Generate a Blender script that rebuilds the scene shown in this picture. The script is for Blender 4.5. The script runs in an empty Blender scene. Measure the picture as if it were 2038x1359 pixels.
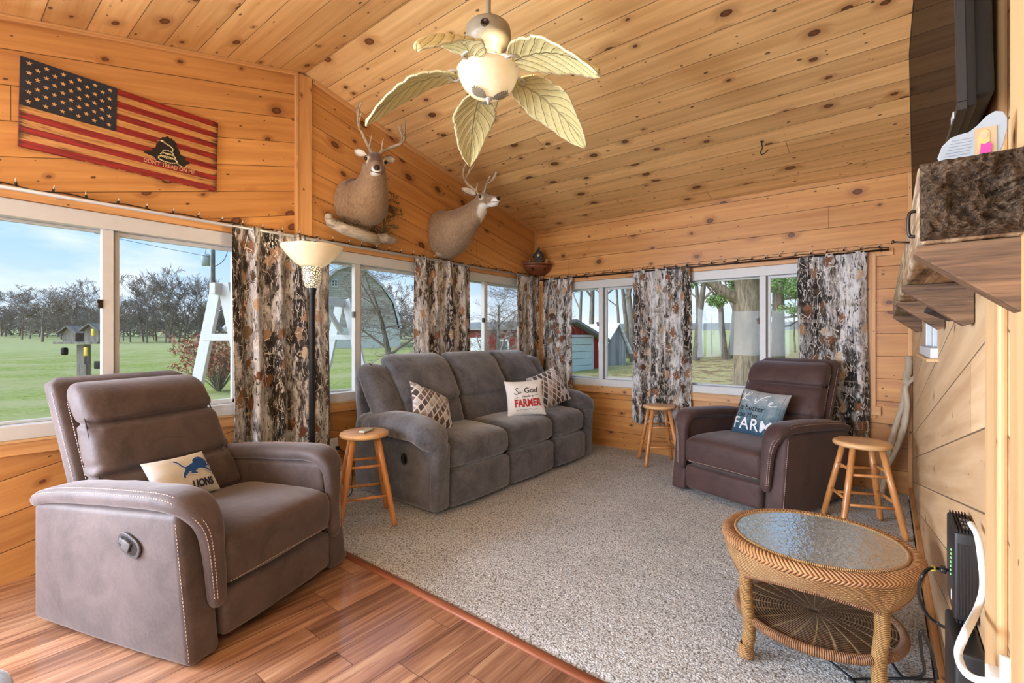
import bpy, bmesh, math, random
from mathutils import Vector, Matrix, noise as mnoise
random.seed(7)
SC = bpy.context.scene
COL = SC.collection
PI = math.pi

# ------------------------------------------------------------------ camera, sky, sun, exposure
HC = 1.28                                   # eye height
cam = bpy.data.cameras.new('camera'); camo = bpy.data.objects.new('camera', cam); COL.objects.link(camo)
camo.location = (0, 0, HC); camo.rotation_euler = (PI / 2, 0, math.radians(38.58))
cam.sensor_width = 36; cam.lens = 36 * 932.6 / 2038; cam.shift_y = -8.5 / 2038
cam.clip_start = 0.02; cam.clip_end = 900
SC.camera = camo
SC.view_settings.view_transform = 'Standard'; SC.view_settings.look = 'None'
SC.view_settings.gamma = 1; SC.view_settings.exposure = 0.27
SC.cycles.use_denoising = True
SC.cycles.use_light_tree = False
SC.cycles.max_bounces = 6; SC.cycles.diffuse_bounces = 3; SC.cycles.glossy_bounces = 3; SC.cycles.transmission_bounces = 3; SC.cycles.transparent_max_bounces = 10
SC.cycles.adaptive_threshold = .04
SC.cycles.sample_clamp_indirect = 6

W = bpy.data.worlds.new('sky'); SC.world = W; W.use_nodes = True
wt = W.node_tree; wt.nodes.clear()
def wn(t): return wt.nodes.new(t)
_o = wn('ShaderNodeOutputWorld'); _b = wn('ShaderNodeBackground'); _b.inputs[1].default_value = 1.0
_tc = wn('ShaderNodeTexCoord'); _sx = wn('ShaderNodeSeparateXYZ'); wt.links.new(_tc.outputs['Generated'], _sx.inputs[0])
_g = wn('ShaderNodeValToRGB'); wt.links.new(_sx.outputs[2], _g.inputs[0])
_e = _g.color_ramp.elements
_e[0].position = 0.0; _e[0].color = (.78, .87, .98, 1); _e[1].position = .55; _e[1].color = (.16, .38, .80, 1)
_n = _g.color_ramp.elements.new(.18); _n.color = (.36, .64, .97, 1)
_mp = wn('ShaderNodeMapping'); _mp.inputs['Scale'].default_value = (1.6, 1.6, 5.0); _mp.inputs['Location'].default_value = (.35, .2, .1)
wt.links.new(_tc.outputs['Generated'], _mp.inputs[0])
_nz = wn('ShaderNodeTexNoise'); _nz.inputs['Scale'].default_value = 2.1; _nz.inputs['Detail'].default_value = 6; _nz.inputs['Roughness'].default_value = .58
wt.links.new(_mp.outputs[0], _nz.inputs['Vector'])
_cr = wn('ShaderNodeValToRGB'); _cr.color_ramp.elements[0].position = .47; _cr.color_ramp.elements[1].position = .70
_cr.color_ramp.elements[0].color = (0, 0, 0, 1); _cr.color_ramp.elements[1].color = (.85, .85, .85, 1)
wt.links.new(_nz.outputs[0], _cr.inputs[0])
_mx = wn('ShaderNodeMix'); _mx.data_type = 'RGBA'; wt.links.new(_cr.outputs[0], _mx.inputs[0]); wt.links.new(_g.outputs[0], _mx.inputs[6])
_mx.inputs[7].default_value = (.95, .97, 1, 1)
wt.links.new(_mx.outputs[2], _b.inputs[0]); wt.links.new(_b.outputs[0], _o.inputs[0])

sun = bpy.data.lights.new('sun', 'SUN'); sun.energy = 4.4; sun.angle = math.radians(64); sun.color = (.90, .95, 1)
suno = bpy.data.objects.new('sun', sun); COL.objects.link(suno); suno.location = (-12, -14, 12)
suno.rotation_euler = Vector((.44, .71, -.55)).to_track_quat('-Z', 'Y').to_euler()     # bright hazy sun from the left behind the camera

def area_light(name, loc, rot, sx, sy, power, color):
    l = bpy.data.lights.new(name, 'AREA'); l.shape = 'RECTANGLE'; l.size = sx; l.size_y = sy; l.energy = power; l.color = color
    o = bpy.data.objects.new(name, l); COL.objects.link(o); o.location = loc; o.rotation_euler = rot
    return o
# fill lamps added to brighten the room, set at unseen windows behind the camera
area_light('back_fill_lamp', (-2.62, -3.66, 1.40), (PI / 2, 0, 0), 1.4, 1.2, 125, (.70, .82, 1))
area_light('back_fill_lamp', (-0.95, -3.66, 1.40), (PI / 2, 0, 0), 1.4, 1.2, 70, (.70, .82, 1))
area_light('side_fill_lamp', (-3.45, -2.65, 1.37), (PI / 2, 0, -PI / 2), 1.4, 1.15, 120, (.70, .82, 1))
area_light('side_fill_lamp', (-3.45, -1.00, 1.37), (PI / 2, 0, -PI / 2), 1.4, 1.15, 215, (.70, .82, 1))

# ------------------------------------------------------------------ names and links
def tag(o, label=None, cat=None, group=None, kind=None):
    if label: o['label'] = label
    if cat: o['category'] = cat
    if group: o['group'] = group
    if kind: o['kind'] = kind
    return o
def thing(name, label, cat, loc=(0, 0, 0), rz=0, group=None):
    o = bpy.data.objects.new(name, None); COL.objects.link(o); o.location = loc; o.rotation_euler = (0, 0, rz)
    o.empty_display_size = .1
    return tag(o, label, cat, group)
def copy_tree(o, parent=None):
    c = o.copy(); COL.objects.link(c)
    if parent is not None: c.parent = parent
    for ch in list(o.children): copy_tree(ch, c)
    return c

# ------------------------------------------------------------------ mesh builder
class MB:
    def __init__(s): s.v = []; s.f = []; s.uv = []; s.sm = []; s.mi = []
    def add(s, vs, fs, uvs=None, smooth=True, mi=0, M=None):
        b = len(s.v)
        for p in vs:
            p = Vector(p)
            s.v.append(M @ p if M is not None else p)
        for i, f in enumerate(fs):
            s.f.append([b + k for k in f]); s.uv.append(uvs[i] if uvs else None); s.sm.append(smooth); s.mi.append(mi)
        return s
    def box(s, c, d, M=None, mi=0, uvw=False):
        x, y, z = d[0] / 2, d[1] / 2, d[2] / 2
        vs = [(c[0] + a * x, c[1] + b * y, c[2] + e * z) for a in (-1, 1) for b in (-1, 1) for e in (-1, 1)]
        fs = [(0, 1, 3, 2), (4, 6, 7, 5), (0, 4, 5, 1), (2, 3, 7, 6), (0, 2, 6, 4), (1, 5, 7, 3)]
        ax = [(1, 2), (1, 2), (0, 2), (0, 2), (0, 1), (0, 1)]
        off = random.random() * 7
        uvs = []
        for f, a in zip(fs, ax):
            l = sorted(a, key=lambda k: -d[k])
            uvs.append([(vs[k][l[0]] + off, vs[k][l[1]] + .09 + off * 0) for k in f])
        return s.add(vs, fs, uvs, False, mi, M)
    def tube(s, pts, rad, n=8, cap=True, mi=0, M=None, uvs=True, closed=False, smooth=True, flat=1.0):
        pts = [Vector(p) for p in pts]; m = len(pts)
        R = rad if isinstance(rad, (list, tuple)) else [rad] * m
        vs = []; fs = []; uv = []
        up = None; L = 0; Ls = []
        for i in range(m):
            a = pts[(i - 1) % m] if (closed or i > 0) else pts[0]
            b = pts[(i + 1) % m] if (closed or i < m - 1) else pts[-1]
            t = (b - a)
            if t.length < 1e-9: t = Vector((0, 0, 1))
            t.normalize()
            if up is None:
                up = Vector((0, 0, 1)) if abs(t.z) < .9 else Vector((1, 0, 0))
            sd = t.cross(up)
            if sd.length < 1e-6: sd = t.orthogonal()
            sd.normalize(); up = sd.cross(t).normalized()
            if i: L += (pts[i] - pts[i - 1]).length
            Ls.append(L)
            for k in range(n):
                an = 2 * PI * k / n
                vs.append(pts[i] + (sd * math.cos(an) + up * math.sin(an) * flat) * R[i])
        for i in range(m if closed else m - 1):
            j = (i + 1) % m
            for k in range(n):
                q = (k + 1) % n
                fs.append((i * n + k, i * n + q, j * n + q, j * n + k))
                r = R[i] * 2 * PI
                uv.append([(Ls[i], r * k / n), (Ls[i], r * (k + 1) / n), (Ls[j], r * (k + 1) / n), (Ls[j], r * k / n)])
        if cap and not closed:
            fs.append(tuple(range(n))[::-1]); uv.append([(math.cos(2 * PI * k / n) * R[0], math.sin(2 * PI * k / n) * R[0]) for k in range(n)][::-1])
            fs.append(tuple((m - 1) * n + k for k in range(n))); uv.append([(math.cos(2 * PI * k / n) * R[-1], math.sin(2 * PI * k / n) * R[-1]) for k in range(n)])
        return s.add(vs, fs, uv, smooth, mi, M)
    def lathe(s, prof, n=24, mi=0, M=None, smooth=True, sx=1, sy=1):
        vs = []; fs = []; uv = []; m = len(prof); L = 0; Ls = [0]
        for i in range(1, m):
            L += math.hypot(prof[i][0] - prof[i - 1][0], prof[i][1] - prof[i - 1][1]); Ls.append(L)
        for r, z in prof:
            for k in range(n):
                a = 2 * PI * k / n; vs.append((r * math.cos(a) * sx, r * math.sin(a) * sy, z))
        rm = max(p[0] for p in prof)
        for i in range(m - 1):
            for k in range(n):
                q = (k + 1) % n
                fs.append((i * n + k, i * n + q, (i + 1) * n + q, (i + 1) * n + k))
                u0, u1 = 2 * PI * rm * k / n, 2 * PI * rm * (k + 1) / n
                uv.append([(u0, Ls[i]), (u1, Ls[i]), (u1, Ls[i + 1]), (u0, Ls[i + 1])])
        return s.add(vs, fs, uv, smooth, mi, M)
    def grid(s, fn, nu, nv, mi=0, M=None, uvf=None, smooth=True, flip=False, cu=False, cv=False):
        vs = [fn(i / nu, j / nv) for i in range(nu + (0 if cu else 1)) for j in range(nv + (0 if cv else 1))]
        w = nv + (0 if cv else 1); h = nu + (0 if cu else 1)
        fs = []; uv = []
        for i in range(nu):
            for j in range(nv):
                a, b, c, d = i * w + j, ((i + 1) % h) * w + j, ((i + 1) % h) * w + (j + 1) % w, i * w + (j + 1) % w
                f = (a, b, c, d); st = [(i / nu, j / nv), ((i + 1) / nu, j / nv), ((i + 1) / nu, (j + 1) / nv), (i / nu, (j + 1) / nv)]
                u = [uvf(*q) if uvf else q for q in st]
                if flip: f = f[::-1]; u = u[::-1]
                fs.append(f); uv.append(u)
        return s.add(vs, fs, uv, smooth, mi, M)
    def poly(s, pts, uvf=None, mi=0, M=None):
        return s.add(pts, [tuple(range(len(pts)))], [[uvf(Vector(p)) for p in pts]] if uvf else None, False, mi, M)
    def prism(s, pts, h, M=None, mi=0, axis='Z', uvs=.0):
        # polygon in 2D swept by h ; axis Z: (x,y)->(x,y,0..h); axis Y: (x,z) swept along y
        n = len(pts)
        if axis == 'Z': a = [(p[0], p[1], 0) for p in pts] + [(p[0], p[1], h) for p in pts]
        elif axis == 'Y': a = [(p[0], 0, p[1]) for p in pts] + [(p[0], h, p[1]) for p in pts]
        else: a = [(0, p[0], p[1]) for p in pts] + [(h, p[0], p[1]) for p in pts]
        fs = [tuple(range(n))[::-1], tuple(range(n, 2 * n))] + [(i, (i + 1) % n, n + (i + 1) % n, n + i) for i in range(n)]
        uv = [[(pts[k][0], pts[k][1]) for k in range(n)][::-1], [(pts[k][0], pts[k][1]) for k in range(n)]]
        L = 0
        for i in range(n):
            q = pts[(i + 1) % n]; dl = math.hypot(q[0] - pts[i][0], q[1] - pts[i][1])
            uv.append([(L, 0), (L + dl, 0), (L + dl, h), (L, h)]); L += dl
        return s.add(a, fs, uv, False, mi, M)
    def rcube(s, c, half, r, n=6, warp=None, M=None, mi=0):
        hx, hy, hz = half; r = min(r, hx, hy, hz)
        vs = {}; V = []; fs = []; uv = []
        def vert(p):
            k = (round(p[0], 5), round(p[1], 5), round(p[2], 5))
            if k in vs: return vs[k]
            q = Vector((p[0] * hx, p[1] * hy, p[2] * hz))
            inn = Vector((max(-hx + r, min(hx - r, q.x)), max(-hy + r, min(hy - r, q.y)), max(-hz + r, min(hz - r, q.z))))
            d = q - inn
            if d.length > 1e-9: q = inn + d.normalized() * r
            if warp: q = Vector(warp(q))
            vs[k] = len(V); V.append(Vector(c) + q); return vs[k]
        def tt(i, h):      # sample positions denser in the rounded zone
            e = 1 - r / h
            if e < .02: return math.sin((2 * i / n - 1) * PI / 2)
            m = max(2, n // 3)
            if i <= m: return -1 + (1 - math.cos(i / m * PI / 2)) * 0 - 0 + (1 - e) * (1 - math.cos(i / m * PI / 2)) if False else -1 + (1 - e) * (i / m)
            if i >= n - m: return 1 - (1 - e) * ((n - i) / m)
            return -e + 2 * e * (i - m) / (n - 2 * m)
        H = (hx, hy, hz)
        for ax in range(3):
            a, b = [(1, 2), (2, 0), (0, 1)][ax]
            for sg in (-1, 1):
                for i in range(n):
                    for j in range(n):
                        q = []; u = []
                        for di, dj in ((0, 0), (1, 0), (1, 1), (0, 1)):
                            p = [0, 0, 0]; p[ax] = sg; p[a] = tt(i + di, H[a]); p[b] = tt(j + dj, H[b])
                            q.append(vert(p)); u.append((p[a] * H[a], p[b] * H[b]))
                        if sg < 0: q = q[::-1]; u = u[::-1]
                        if len(set(q)) == 4: fs.append(q); uv.append(u)
        return s.add(V, fs, uv, True, mi, M)
    def build(s, name, mats, parent=None, label=None, bevel=0, sub=0, solid=0):
        me = bpy.data.meshes.new(name)
        me.from_pydata([tuple(p) for p in s.v], [], s.f)
        if not isinstance(mats, (list, tuple)): mats = [mats]
        for m in mats: me.materials.append(m)
        ul = me.uv_layers.new(name='UVMap'); li = 0
        for i, f in enumerate(s.f):
            u = s.uv[i]
            for k in range(len(f)):
                if u: ul.data[li].uv = u[k]
                li += 1
        me.polygons.foreach_set('use_smooth', s.sm); me.polygons.foreach_set('material_index', s.mi)
        me.update()
        o = bpy.data.objects.new(name, me); COL.objects.link(o)
        if parent is not None: o.parent = parent
        if label: o['label'] = label
        if bevel:
            b = o.modifiers.new('bevel', 'BEVEL'); b.width = bevel; b.segments = 2; b.limit_method = 'ANGLE'; b.angle_limit = math.radians(40)
        if solid:
            b = o.modifiers.new('solid', 'SOLIDIFY'); b.thickness = solid; b.offset = 0
        if sub:
            b = o.modifiers.new('sub', 'SUBSURF'); b.levels = sub; b.render_levels = sub
        return o
def part(name, mat, parent, fn, **k):
    m = MB(); fn(m); return m.build(name, mat, parent, **k)
def TR(loc=(0, 0, 0), rot=(0, 0, 0), sc=(1, 1, 1)):
    from mathutils import Euler
    return Matrix.Translation(loc) @ Euler(rot, 'XYZ').to_matrix().to_4x4() @ Matrix.Diagonal((*sc, 1))
def spline(pts, n=8):
    P = [Vector(p) for p in pts]; out = []
    for i in range(len(P) - 1):
        a = P[max(i - 1, 0)]; b = P[i]; c = P[i + 1]; d = P[min(i + 2, len(P) - 1)]
        for k in range(n):
            t = k / n
            out.append(.5 * ((2 * b) + (c - a) * t + (2 * a - 5 * b + 4 * c - d) * t * t + (3 * b - 3 * c + d - a) * t ** 3))
    out.append(P[-1]); return out
_tcache = {}
def text_mesh(txt, size, extrude=.0005, shear=0, bold=0, space=1.0):
    c = bpy.data.curves.new('lettering', 'FONT'); c.body = txt; c.size = size; c.extrude = extrude; c.align_x = 'CENTER'; c.align_y = 'CENTER'
    c.shear = shear; c.offset = bold; c.space_character = space; c.resolution_u = 4
    o = bpy.data.objects.new('lettering', c); COL.objects.link(o)
    dg = bpy.context.evaluated_depsgraph_get(); dg.update()
    me = bpy.data.meshes.new_from_object(o.evaluated_get(dg))
    bpy.data.objects.remove(o); bpy.data.curves.remove(c)
    return me
def text_part(name, txt, size, mat, parent, place, extrude=.0005, cuts=0, label=None, **k):
    """lettering as a mesh whose vertices go through place(x, y, z)"""
    me = text_mesh(txt, size, extrude, **k)
    if cuts:
        bm = bmesh.new(); bm.from_mesh(me); bmesh.ops.triangulate(bm, faces=bm.faces[:])
        bmesh.ops.subdivide_edges(bm, edges=[e for e in bm.edges if e.calc_length() > size * .12], cuts=cuts, use_grid_fill=True); bm.to_mesh(me); bm.free()
    for v in me.vertices: v.co = place(v.co.x, v.co.y, v.co.z)
    me.materials.clear(); me.materials.append(mat); me.name = name
    o = bpy.data.objects.new(name, me); COL.objects.link(o); o.parent = parent
    if label: o['label'] = label
    return o

# pixel of the photograph -> world (used for far things: column u at depth d, height by row v)
FP = 932.6
YW = math.radians(38.58); SW, CW = math.sin(YW), math.cos(YW)
def at(u, d, v=None, z=0.0):
    k = (u - 1019.) / FP
    return Vector((d * (-SW + CW * k), d * (CW + SW * k), z if v is None else HC + (671. - v) / FP * d))
# ------------------------------------------------------------------ materials
class T:
    def __init__(s, name):
        s.m = bpy.data.materials.new(name); s.m.use_nodes = True; s.t = s.m.node_tree; s.t.nodes.clear()
    def put(s, sock, v):
        if v is None: return
        if isinstance(v, bpy.types.NodeSocket): s.t.links.new(v, sock)
        else:
            if hasattr(sock.default_value, '__len__') and not hasattr(v, '__len__'): v = (v, v, v)
            if hasattr(sock.default_value, '__len__') and len(sock.default_value) == 4 and len(v) == 3: v = (*v, 1)
            sock.default_value = v
    def node(s, typ, ins=None, **at_):
        n = s.t.nodes.new(typ)
        for k, v in at_.items(): setattr(n, k, v)
        for k, v in (ins or {}).items(): s.put(n.inputs[k], v)
        return n
    def math(s, op, a, b=None, c=None, clamp=False):
        n = s.node('ShaderNodeMath', operation=op, use_clamp=clamp); s.put(n.inputs[0], a); s.put(n.inputs[1], b); s.put(n.inputs[2], c); return n.outputs[0]
    def mix(s, f, a, b, blend='MIX'):
        n = s.node('ShaderNodeMix', data_type='RGBA', blend_type=blend); s.put(n.inputs[0], f); s.put(n.inputs[6], a); s.put(n.inputs[7], b); return n.outputs[2]
    def coord(s, w='UV'): return s.node('ShaderNodeTexCoord').outputs[w]
    def map(s, v, sc=(1, 1, 1), loc=(0, 0, 0), rot=(0, 0, 0)):
        return s.node('ShaderNodeMapping', {'Vector': v, 'Scale': sc, 'Location': loc, 'Rotation': rot}).outputs[0]
    def sep(s, v): return s.node('ShaderNodeSeparateXYZ', {0: v}).outputs
    def comb(s, x, y=0, z=0): return s.node('ShaderNodeCombineXYZ', {0: x, 1: y, 2: z}).outputs[0]
    def noise(s, v, sc, det=2, ro=.5, dist=0, out='Fac'):
        return s.node('ShaderNodeTexNoise', {'Vector': v, 'Scale': sc, 'Detail': det, 'Roughness': ro, 'Distortion': dist}).outputs[0 if out == 'Fac' else 1]
    def vor(s, v, sc, feature='F1', out='Distance', rnd=1, dim='3D'):
        return s.node('ShaderNodeTexVoronoi', {'Vector': v, 'Scale': sc, 'Randomness': rnd}, feature=feature, voronoi_dimensions=dim).outputs[out]
    def wave(s, v, sc, dist=0, det=2, dsc=1, typ='BANDS', dirn='X', prof='SIN'):
        n = s.node('ShaderNodeTexWave', {'Vector': v, 'Scale': sc, 'Distortion': dist, 'Detail': det, 'Detail Scale': dsc}, wave_type=typ, wave_profile=prof)
        n.bands_direction = dirn; return n.outputs['Fac']
    def white(s, v): return s.node('ShaderNodeTexWhiteNoise', {'W': v}, noise_dimensions='1D').outputs['Value']
    def ramp(s, f, st, interp='LINEAR'):
        n = s.node('ShaderNodeValToRGB', {0: f}); cr = n.color_ramp; cr.interpolation = interp
        while len(cr.elements) > 1: cr.elements.remove(cr.elements[-1])
        for i, (p, c) in enumerate(st):
            e = cr.elements[0] if i == 0 else cr.elements.new(p)
            e.position = p
            if not hasattr(c, '__len__'): c = (c, c, c)
            e.color = (*c, 1) if len(c) == 3 else c
        return n.outputs[0]
    def rng(s, v, a, b, c=0, d=1, sm=False):
        return s.node('ShaderNodeMapRange', {0: v, 1: a, 2: b, 3: c, 4: d}, interpolation_type='SMOOTHSTEP' if sm else 'LINEAR').outputs[0]
    def bump(s, h, st=.5, dist=.01, nrm=None):
        return s.node('ShaderNodeBump', {'Height': h, 'Strength': st, 'Distance': dist, 'Normal': nrm}).outputs[0]
    def done(s, col, rough=.5, metal=0, nrm=None, sheen=0, spec=.5, emit=None, est=0, coat=0, alpha=None, trans=0, ior=None, sss=0, sheen_tint=None, coat_rough=.1):
        b = s.node('ShaderNodeBsdfPrincipled'); I = b.inputs
        s.put(I['Base Color'], col); s.put(I['Roughness'], rough); s.put(I['Metallic'], metal); s.put(I['Normal'], nrm) if nrm is not None else None
        s.put(I['Sheen Weight'], sheen); s.put(I['Specular IOR Level'], spec); s.put(I['Coat Weight'], coat); s.put(I['Coat Roughness'], coat_rough)
        if sheen: s.put(I['Sheen Roughness'], .45)
        if sheen_tint: s.put(I['Sheen Tint'], sheen_tint)
        if emit is not None: s.put(I['Emission Color'], emit); s.put(I['Emission Strength'], est)
        if trans: s.put(I['Transmission Weight'], trans)
        if ior: s.put(I['IOR'], ior)
        if sss: s.put(I['Subsurface Weight'], sss); I['Subsurface Radius'].default_value = (.02, .015, .008)
        o = s.node('ShaderNodeOutputMaterial'); s.t.links.new(b.outputs[0], o.inputs[0]); return s.m
def srgb(r, g, b):
    f = lambda c: ((c / 255 + .055) / 1.055) ** 2.4 if c > 10 else c / 255 / 12.92
    return (f(r), f(g), f(b))
def plain(name, col, rough=.5, metal=0, nz=.12, nsc=18, bump=0, bsc=60, **k):
    t = T(name); c = t.coord('Object'); n = t.noise(c, nsc, 3)
    cc = t.mix(1, col, t.ramp(n, [(.3, 1 - nz), (.7, 1 + nz * .6)]), 'MULTIPLY')
    nr = t.bump(t.noise(c, bsc, 3), bump, .004) if bump else None
    return t.done(cc, rough, metal, nr, **k)

def pine(name, lo, hi, knot=1.0, w=.187, rough=.36, kcol=(.075, .024, .011), groove=.0032, coat=.0, small=1.0, joints=True):
    t = T(name); u, v, _ = t.sep(t.coord('UV'))
    pv = t.math('DIVIDE', v, w); idx = t.math('FLOOR', pv); fr = t.math('FRACT', pv)
    r1 = t.white(idx); u2 = t.math('ADD', u, t.math('MULTIPLY', r1, 37.7))
    bl = t.math('DIVIDE', u2, 7.3); bi = t.math('FLOOR', bl); bf = t.math('FRACT', bl)
    r2 = t.white(t.math('ADD', t.math('MULTIPLY', bi, 3.17), t.math('MULTIPLY', idx, 11.3)))
    kc = t.comb(t.math('MULTIPLY', u2, 2.5), t.math('MULTIPLY', v, 3.6), 0)
    wob = t.noise(t.comb(u2, v, 0), 14, 2)
    vn = t.node('ShaderNodeTexVoronoi', {'Vector': kc, 'Scale': 1.0, 'Randomness': 1}, voronoi_dimensions='2D')
    d = t.math('ADD', vn.outputs['Distance'], t.math('MULTIPLY', t.math('SUBTRACT', wob, .5), .045)); cr, cg, cb = t.node('ShaderNodeSeparateColor', {0: vn.outputs['Color']}).outputs
    R = t.rng(cr, .18, 1, .010, .100 * knot)
    ratio = t.math('DIVIDE', d, R)
    kn = t.rng(ratio, .75, 1.1, 1, 0, True); halo = t.rng(ratio, .9, 3.6, 1, 0, True)
    ring = t.rng(t.math('ABSOLUTE', t.math('SUBTRACT', ratio, .95)), 0, .22, 1, 0, True)
    kc2 = t.comb(t.math('MULTIPLY', u2, 5.5), t.math('MULTIPLY', v, 9.5), 3.3)
    vn2 = t.node('ShaderNodeTexVoronoi', {'Vector': kc2, 'Scale': 1.0, 'Randomness': 1}, voronoi_dimensions='2D')
    c2 = t.node('ShaderNodeSeparateColor', {0: vn2.outputs['Color']}).outputs[0]
    pin = t.rng(t.math('DIVIDE', vn2.outputs['Distance'], t.rng(c2, .55, 1, .003, .075 * small)), .7, 1.15, 1, 0, True)
    gv = t.comb(t.math('MULTIPLY', u2, .9), t.math('ADD', t.math('MULTIPLY', v, 15), t.math('MULTIPLY', halo, .9)), t.math('MULTIPLY', idx, 3.7))
    g1 = t.noise(gv, 1.3, 4, .55, .35)
    g2 = t.noise(t.comb(t.math('MULTIPLY', u2, 2.2), t.math('MULTIPLY', v, 120), idx), 1, 2)
    g = t.math('ADD', t.math('MULTIPLY', g1, .82), t.math('MULTIPLY', g2, .18))
    col = t.mix(t.rng(g, .24, .70), lo, hi)
    tone = t.math('ADD', t.rng(r2, 0, 1, .84, 1.1), 0)
    col = t.mix(1, col, t.comb(tone, t.math('POWER', tone, 1.15), t.math('POWER', tone, 1.3)), 'MULTIPLY')
    # resin streaks running along the board from the knots
    st = t.noise(t.comb(t.math('MULTIPLY', u2, 3.0), t.math('MULTIPLY', v, 55), t.math('ADD', idx, 9)), 1, 3, .6)
    stm = t.math('MULTIPLY', t.rng(st, .66, .80), t.rng(t.noise(t.comb(u2, t.math('MULTIPLY', v, 3), idx), 1.1, 1), .5, .68))
    col = t.mix(t.math('MULTIPLY', stm, .62), col, tuple(c * .30 for c in lo))
    col = t.mix(t.math('MULTIPLY', halo, .52), col, (lo[0] * .55, lo[1] * .42, lo[2] * .36))
    kin = t.mix(t.rng(ratio, .0, .8), tuple(c * 2.6 for c in kcol), kcol)
    col = t.mix(t.math('MULTIPLY', kn, .92), col, kin)
    col = t.mix(t.math('MULTIPLY', t.math('MULTIPLY', ring, .8), t.rng(cr, .35, .5)), col, tuple(c * .6 for c in kcol))
    col = t.mix(t.math('MULTIPLY', pin, .88), col, kcol)
    ed = t.math('MULTIPLY', t.math('MINIMUM', fr, t.math('SUBTRACT', 1, fr)), w)
    gm = t.rng(ed, groove * .35, groove, 1, 0, True)
    em = t.rng(t.math('MULTIPLY', t.math('MINIMUM', bf, t.math('SUBTRACT', 1, bf)), 7.3), .0008, .0025, 1, 0)
    if joints: gm = t.math('MAXIMUM', gm, em)
    col = t.mix(t.math('MULTIPLY', gm, .85), col, tuple(c * .16 for c in lo))
    h = t.math('SUBTRACT', t.math('MULTIPLY', g2, .03), gm)
    return t.done(col, t.rng(g1, .2, .8, rough - .05, rough + .12), nrm=t.bump(h, .55, .004), coat=coat, coat_rough=.3)

m_pine = pine('knotty_pine', srgb(174, 113, 58), srgb(216, 160, 94))
m_pine_ceiling = pine('knotty_pine_ceiling', srgb(200, 148, 90), srgb(240, 198, 136), rough=.3, knot=1.05, small=1.25)
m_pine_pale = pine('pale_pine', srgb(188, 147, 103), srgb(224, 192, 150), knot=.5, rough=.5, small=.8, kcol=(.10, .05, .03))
m_trim = pine('pine_trim', srgb(180, 122, 70), srgb(220, 170, 112), w=9.0, knot=.55, groove=.0001, joints=False)
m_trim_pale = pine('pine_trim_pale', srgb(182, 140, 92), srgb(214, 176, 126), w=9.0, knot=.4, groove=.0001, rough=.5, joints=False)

def laminate():
    t = T('laminate_floor'); u, v, _ = t.sep(t.coord('UV'))
    w = .125; pv = t.math('DIVIDE', v, w); idx = t.math('FLOOR', pv); fr = t.math('FRACT', pv); r1 = t.white(idx)
    u2 = t.math('ADD', u, t.math('MULTIPLY', r1, 9.7)); bl = t.math('DIVIDE', u2, 1.25); bi = t.math('FLOOR', bl); bf = t.math('FRACT', bl)
    r2 = t.white(t.math('ADD', t.math('MULTIPLY', bi, 5.3), t.math('MULTIPLY', idx, 17.1)))
    gv = t.comb(t.math('MULTIPLY', u2, .7), t.math('MULTIPLY', v, 11), t.math('MULTIPLY', r2, 40))
    g1 = t.noise(gv, 1.5, 4, .6, .9); g2 = t.noise(t.comb(t.math('MULTIPLY', u2, 3), t.math('MULTIPLY', v, 90), r2), 1, 2)
    g = t.math('ADD', t.math('MULTIPLY', g1, .8), t.math('MULTIPLY', g2, .2))
    col = t.ramp(g, [(.27, srgb(84, 56, 44)), (.42, srgb(136, 96, 74)), (.55, srgb(170, 126, 98)), (.72, srgb(202, 166, 132))])
    tone = t.rng(r2, 0, 1, .74, 1.12)
    col = t.mix(1, col, t.comb(tone, tone, t.math('POWER', tone, .9)), 'MULTIPLY')
    ed = t.math('MULTIPLY', t.math('MINIMUM', fr, t.math('SUBTRACT', 1, fr)), w); e2 = t.math('MULTIPLY', t.math('MINIMUM', bf, t.math('SUBTRACT', 1, bf)), 1.25)
    gm = t.rng(t.math('MINIMUM', ed, e2), .0007, .0018, 1, 0, True)
    col = t.mix(t.math('MULTIPLY', gm, .8), col, (.035, .016, .01))
    return t.done(col, t.rng(g1, .2, .8, .12, .2), nrm=t.bump(t.math('SUBTRACT', t.math('MULTIPLY', g2, .1), gm), .2, .002), spec=.6)
m_laminate = laminate()

def carpet():
    t = T('shag_carpet'); c = t.coord('Object')
    wob = t.noise(c, 60, 2, out='Color')
    cc = t.node('ShaderNodeVectorMath', {0: c, 1: t.node('ShaderNodeVectorMath', {0: wob, 3: .016}, operation='SCALE').outputs[0]}, operation='ADD').outputs[0]
    v1 = t.vor(cc, 105); v2 = t.vor(t.map(cc, (1, .7, 1), rot=(0, 0, .6)), 200); n2 = t.noise(c, 3.2, 3); n3 = t.noise(cc, 190, 3, .7); n4 = t.noise(c, 48, 2, .6)
    h = t.math('ADD', t.math('MULTIPLY', t.math('SUBTRACT', 1, v1), .5), t.math('ADD', t.math('MULTIPLY', n3, .5), t.math('MULTIPLY', n4, .35)))
    f = t.math('ADD', t.math('MULTIPLY', v1, .55), t.math('ADD', t.math('MULTIPLY', n3, .55), t.math('MULTIPLY', v2, .25)))
    col = t.ramp(f, [(.51, srgb(248, 250, 252)), (.66, srgb(230, 231, 232)), (.77, srgb(186, 184, 182)), (.91, srgb(108, 103, 98))])
    col = t.mix(1, col, t.ramp(n2, [(.3, .88), (.7, 1.06)]), 'MULTIPLY')
    return t.done(col, .95, nrm=t.bump(h, 1.0, .02), sheen=.25, spec=.1)
m_carpet = carpet()

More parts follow.
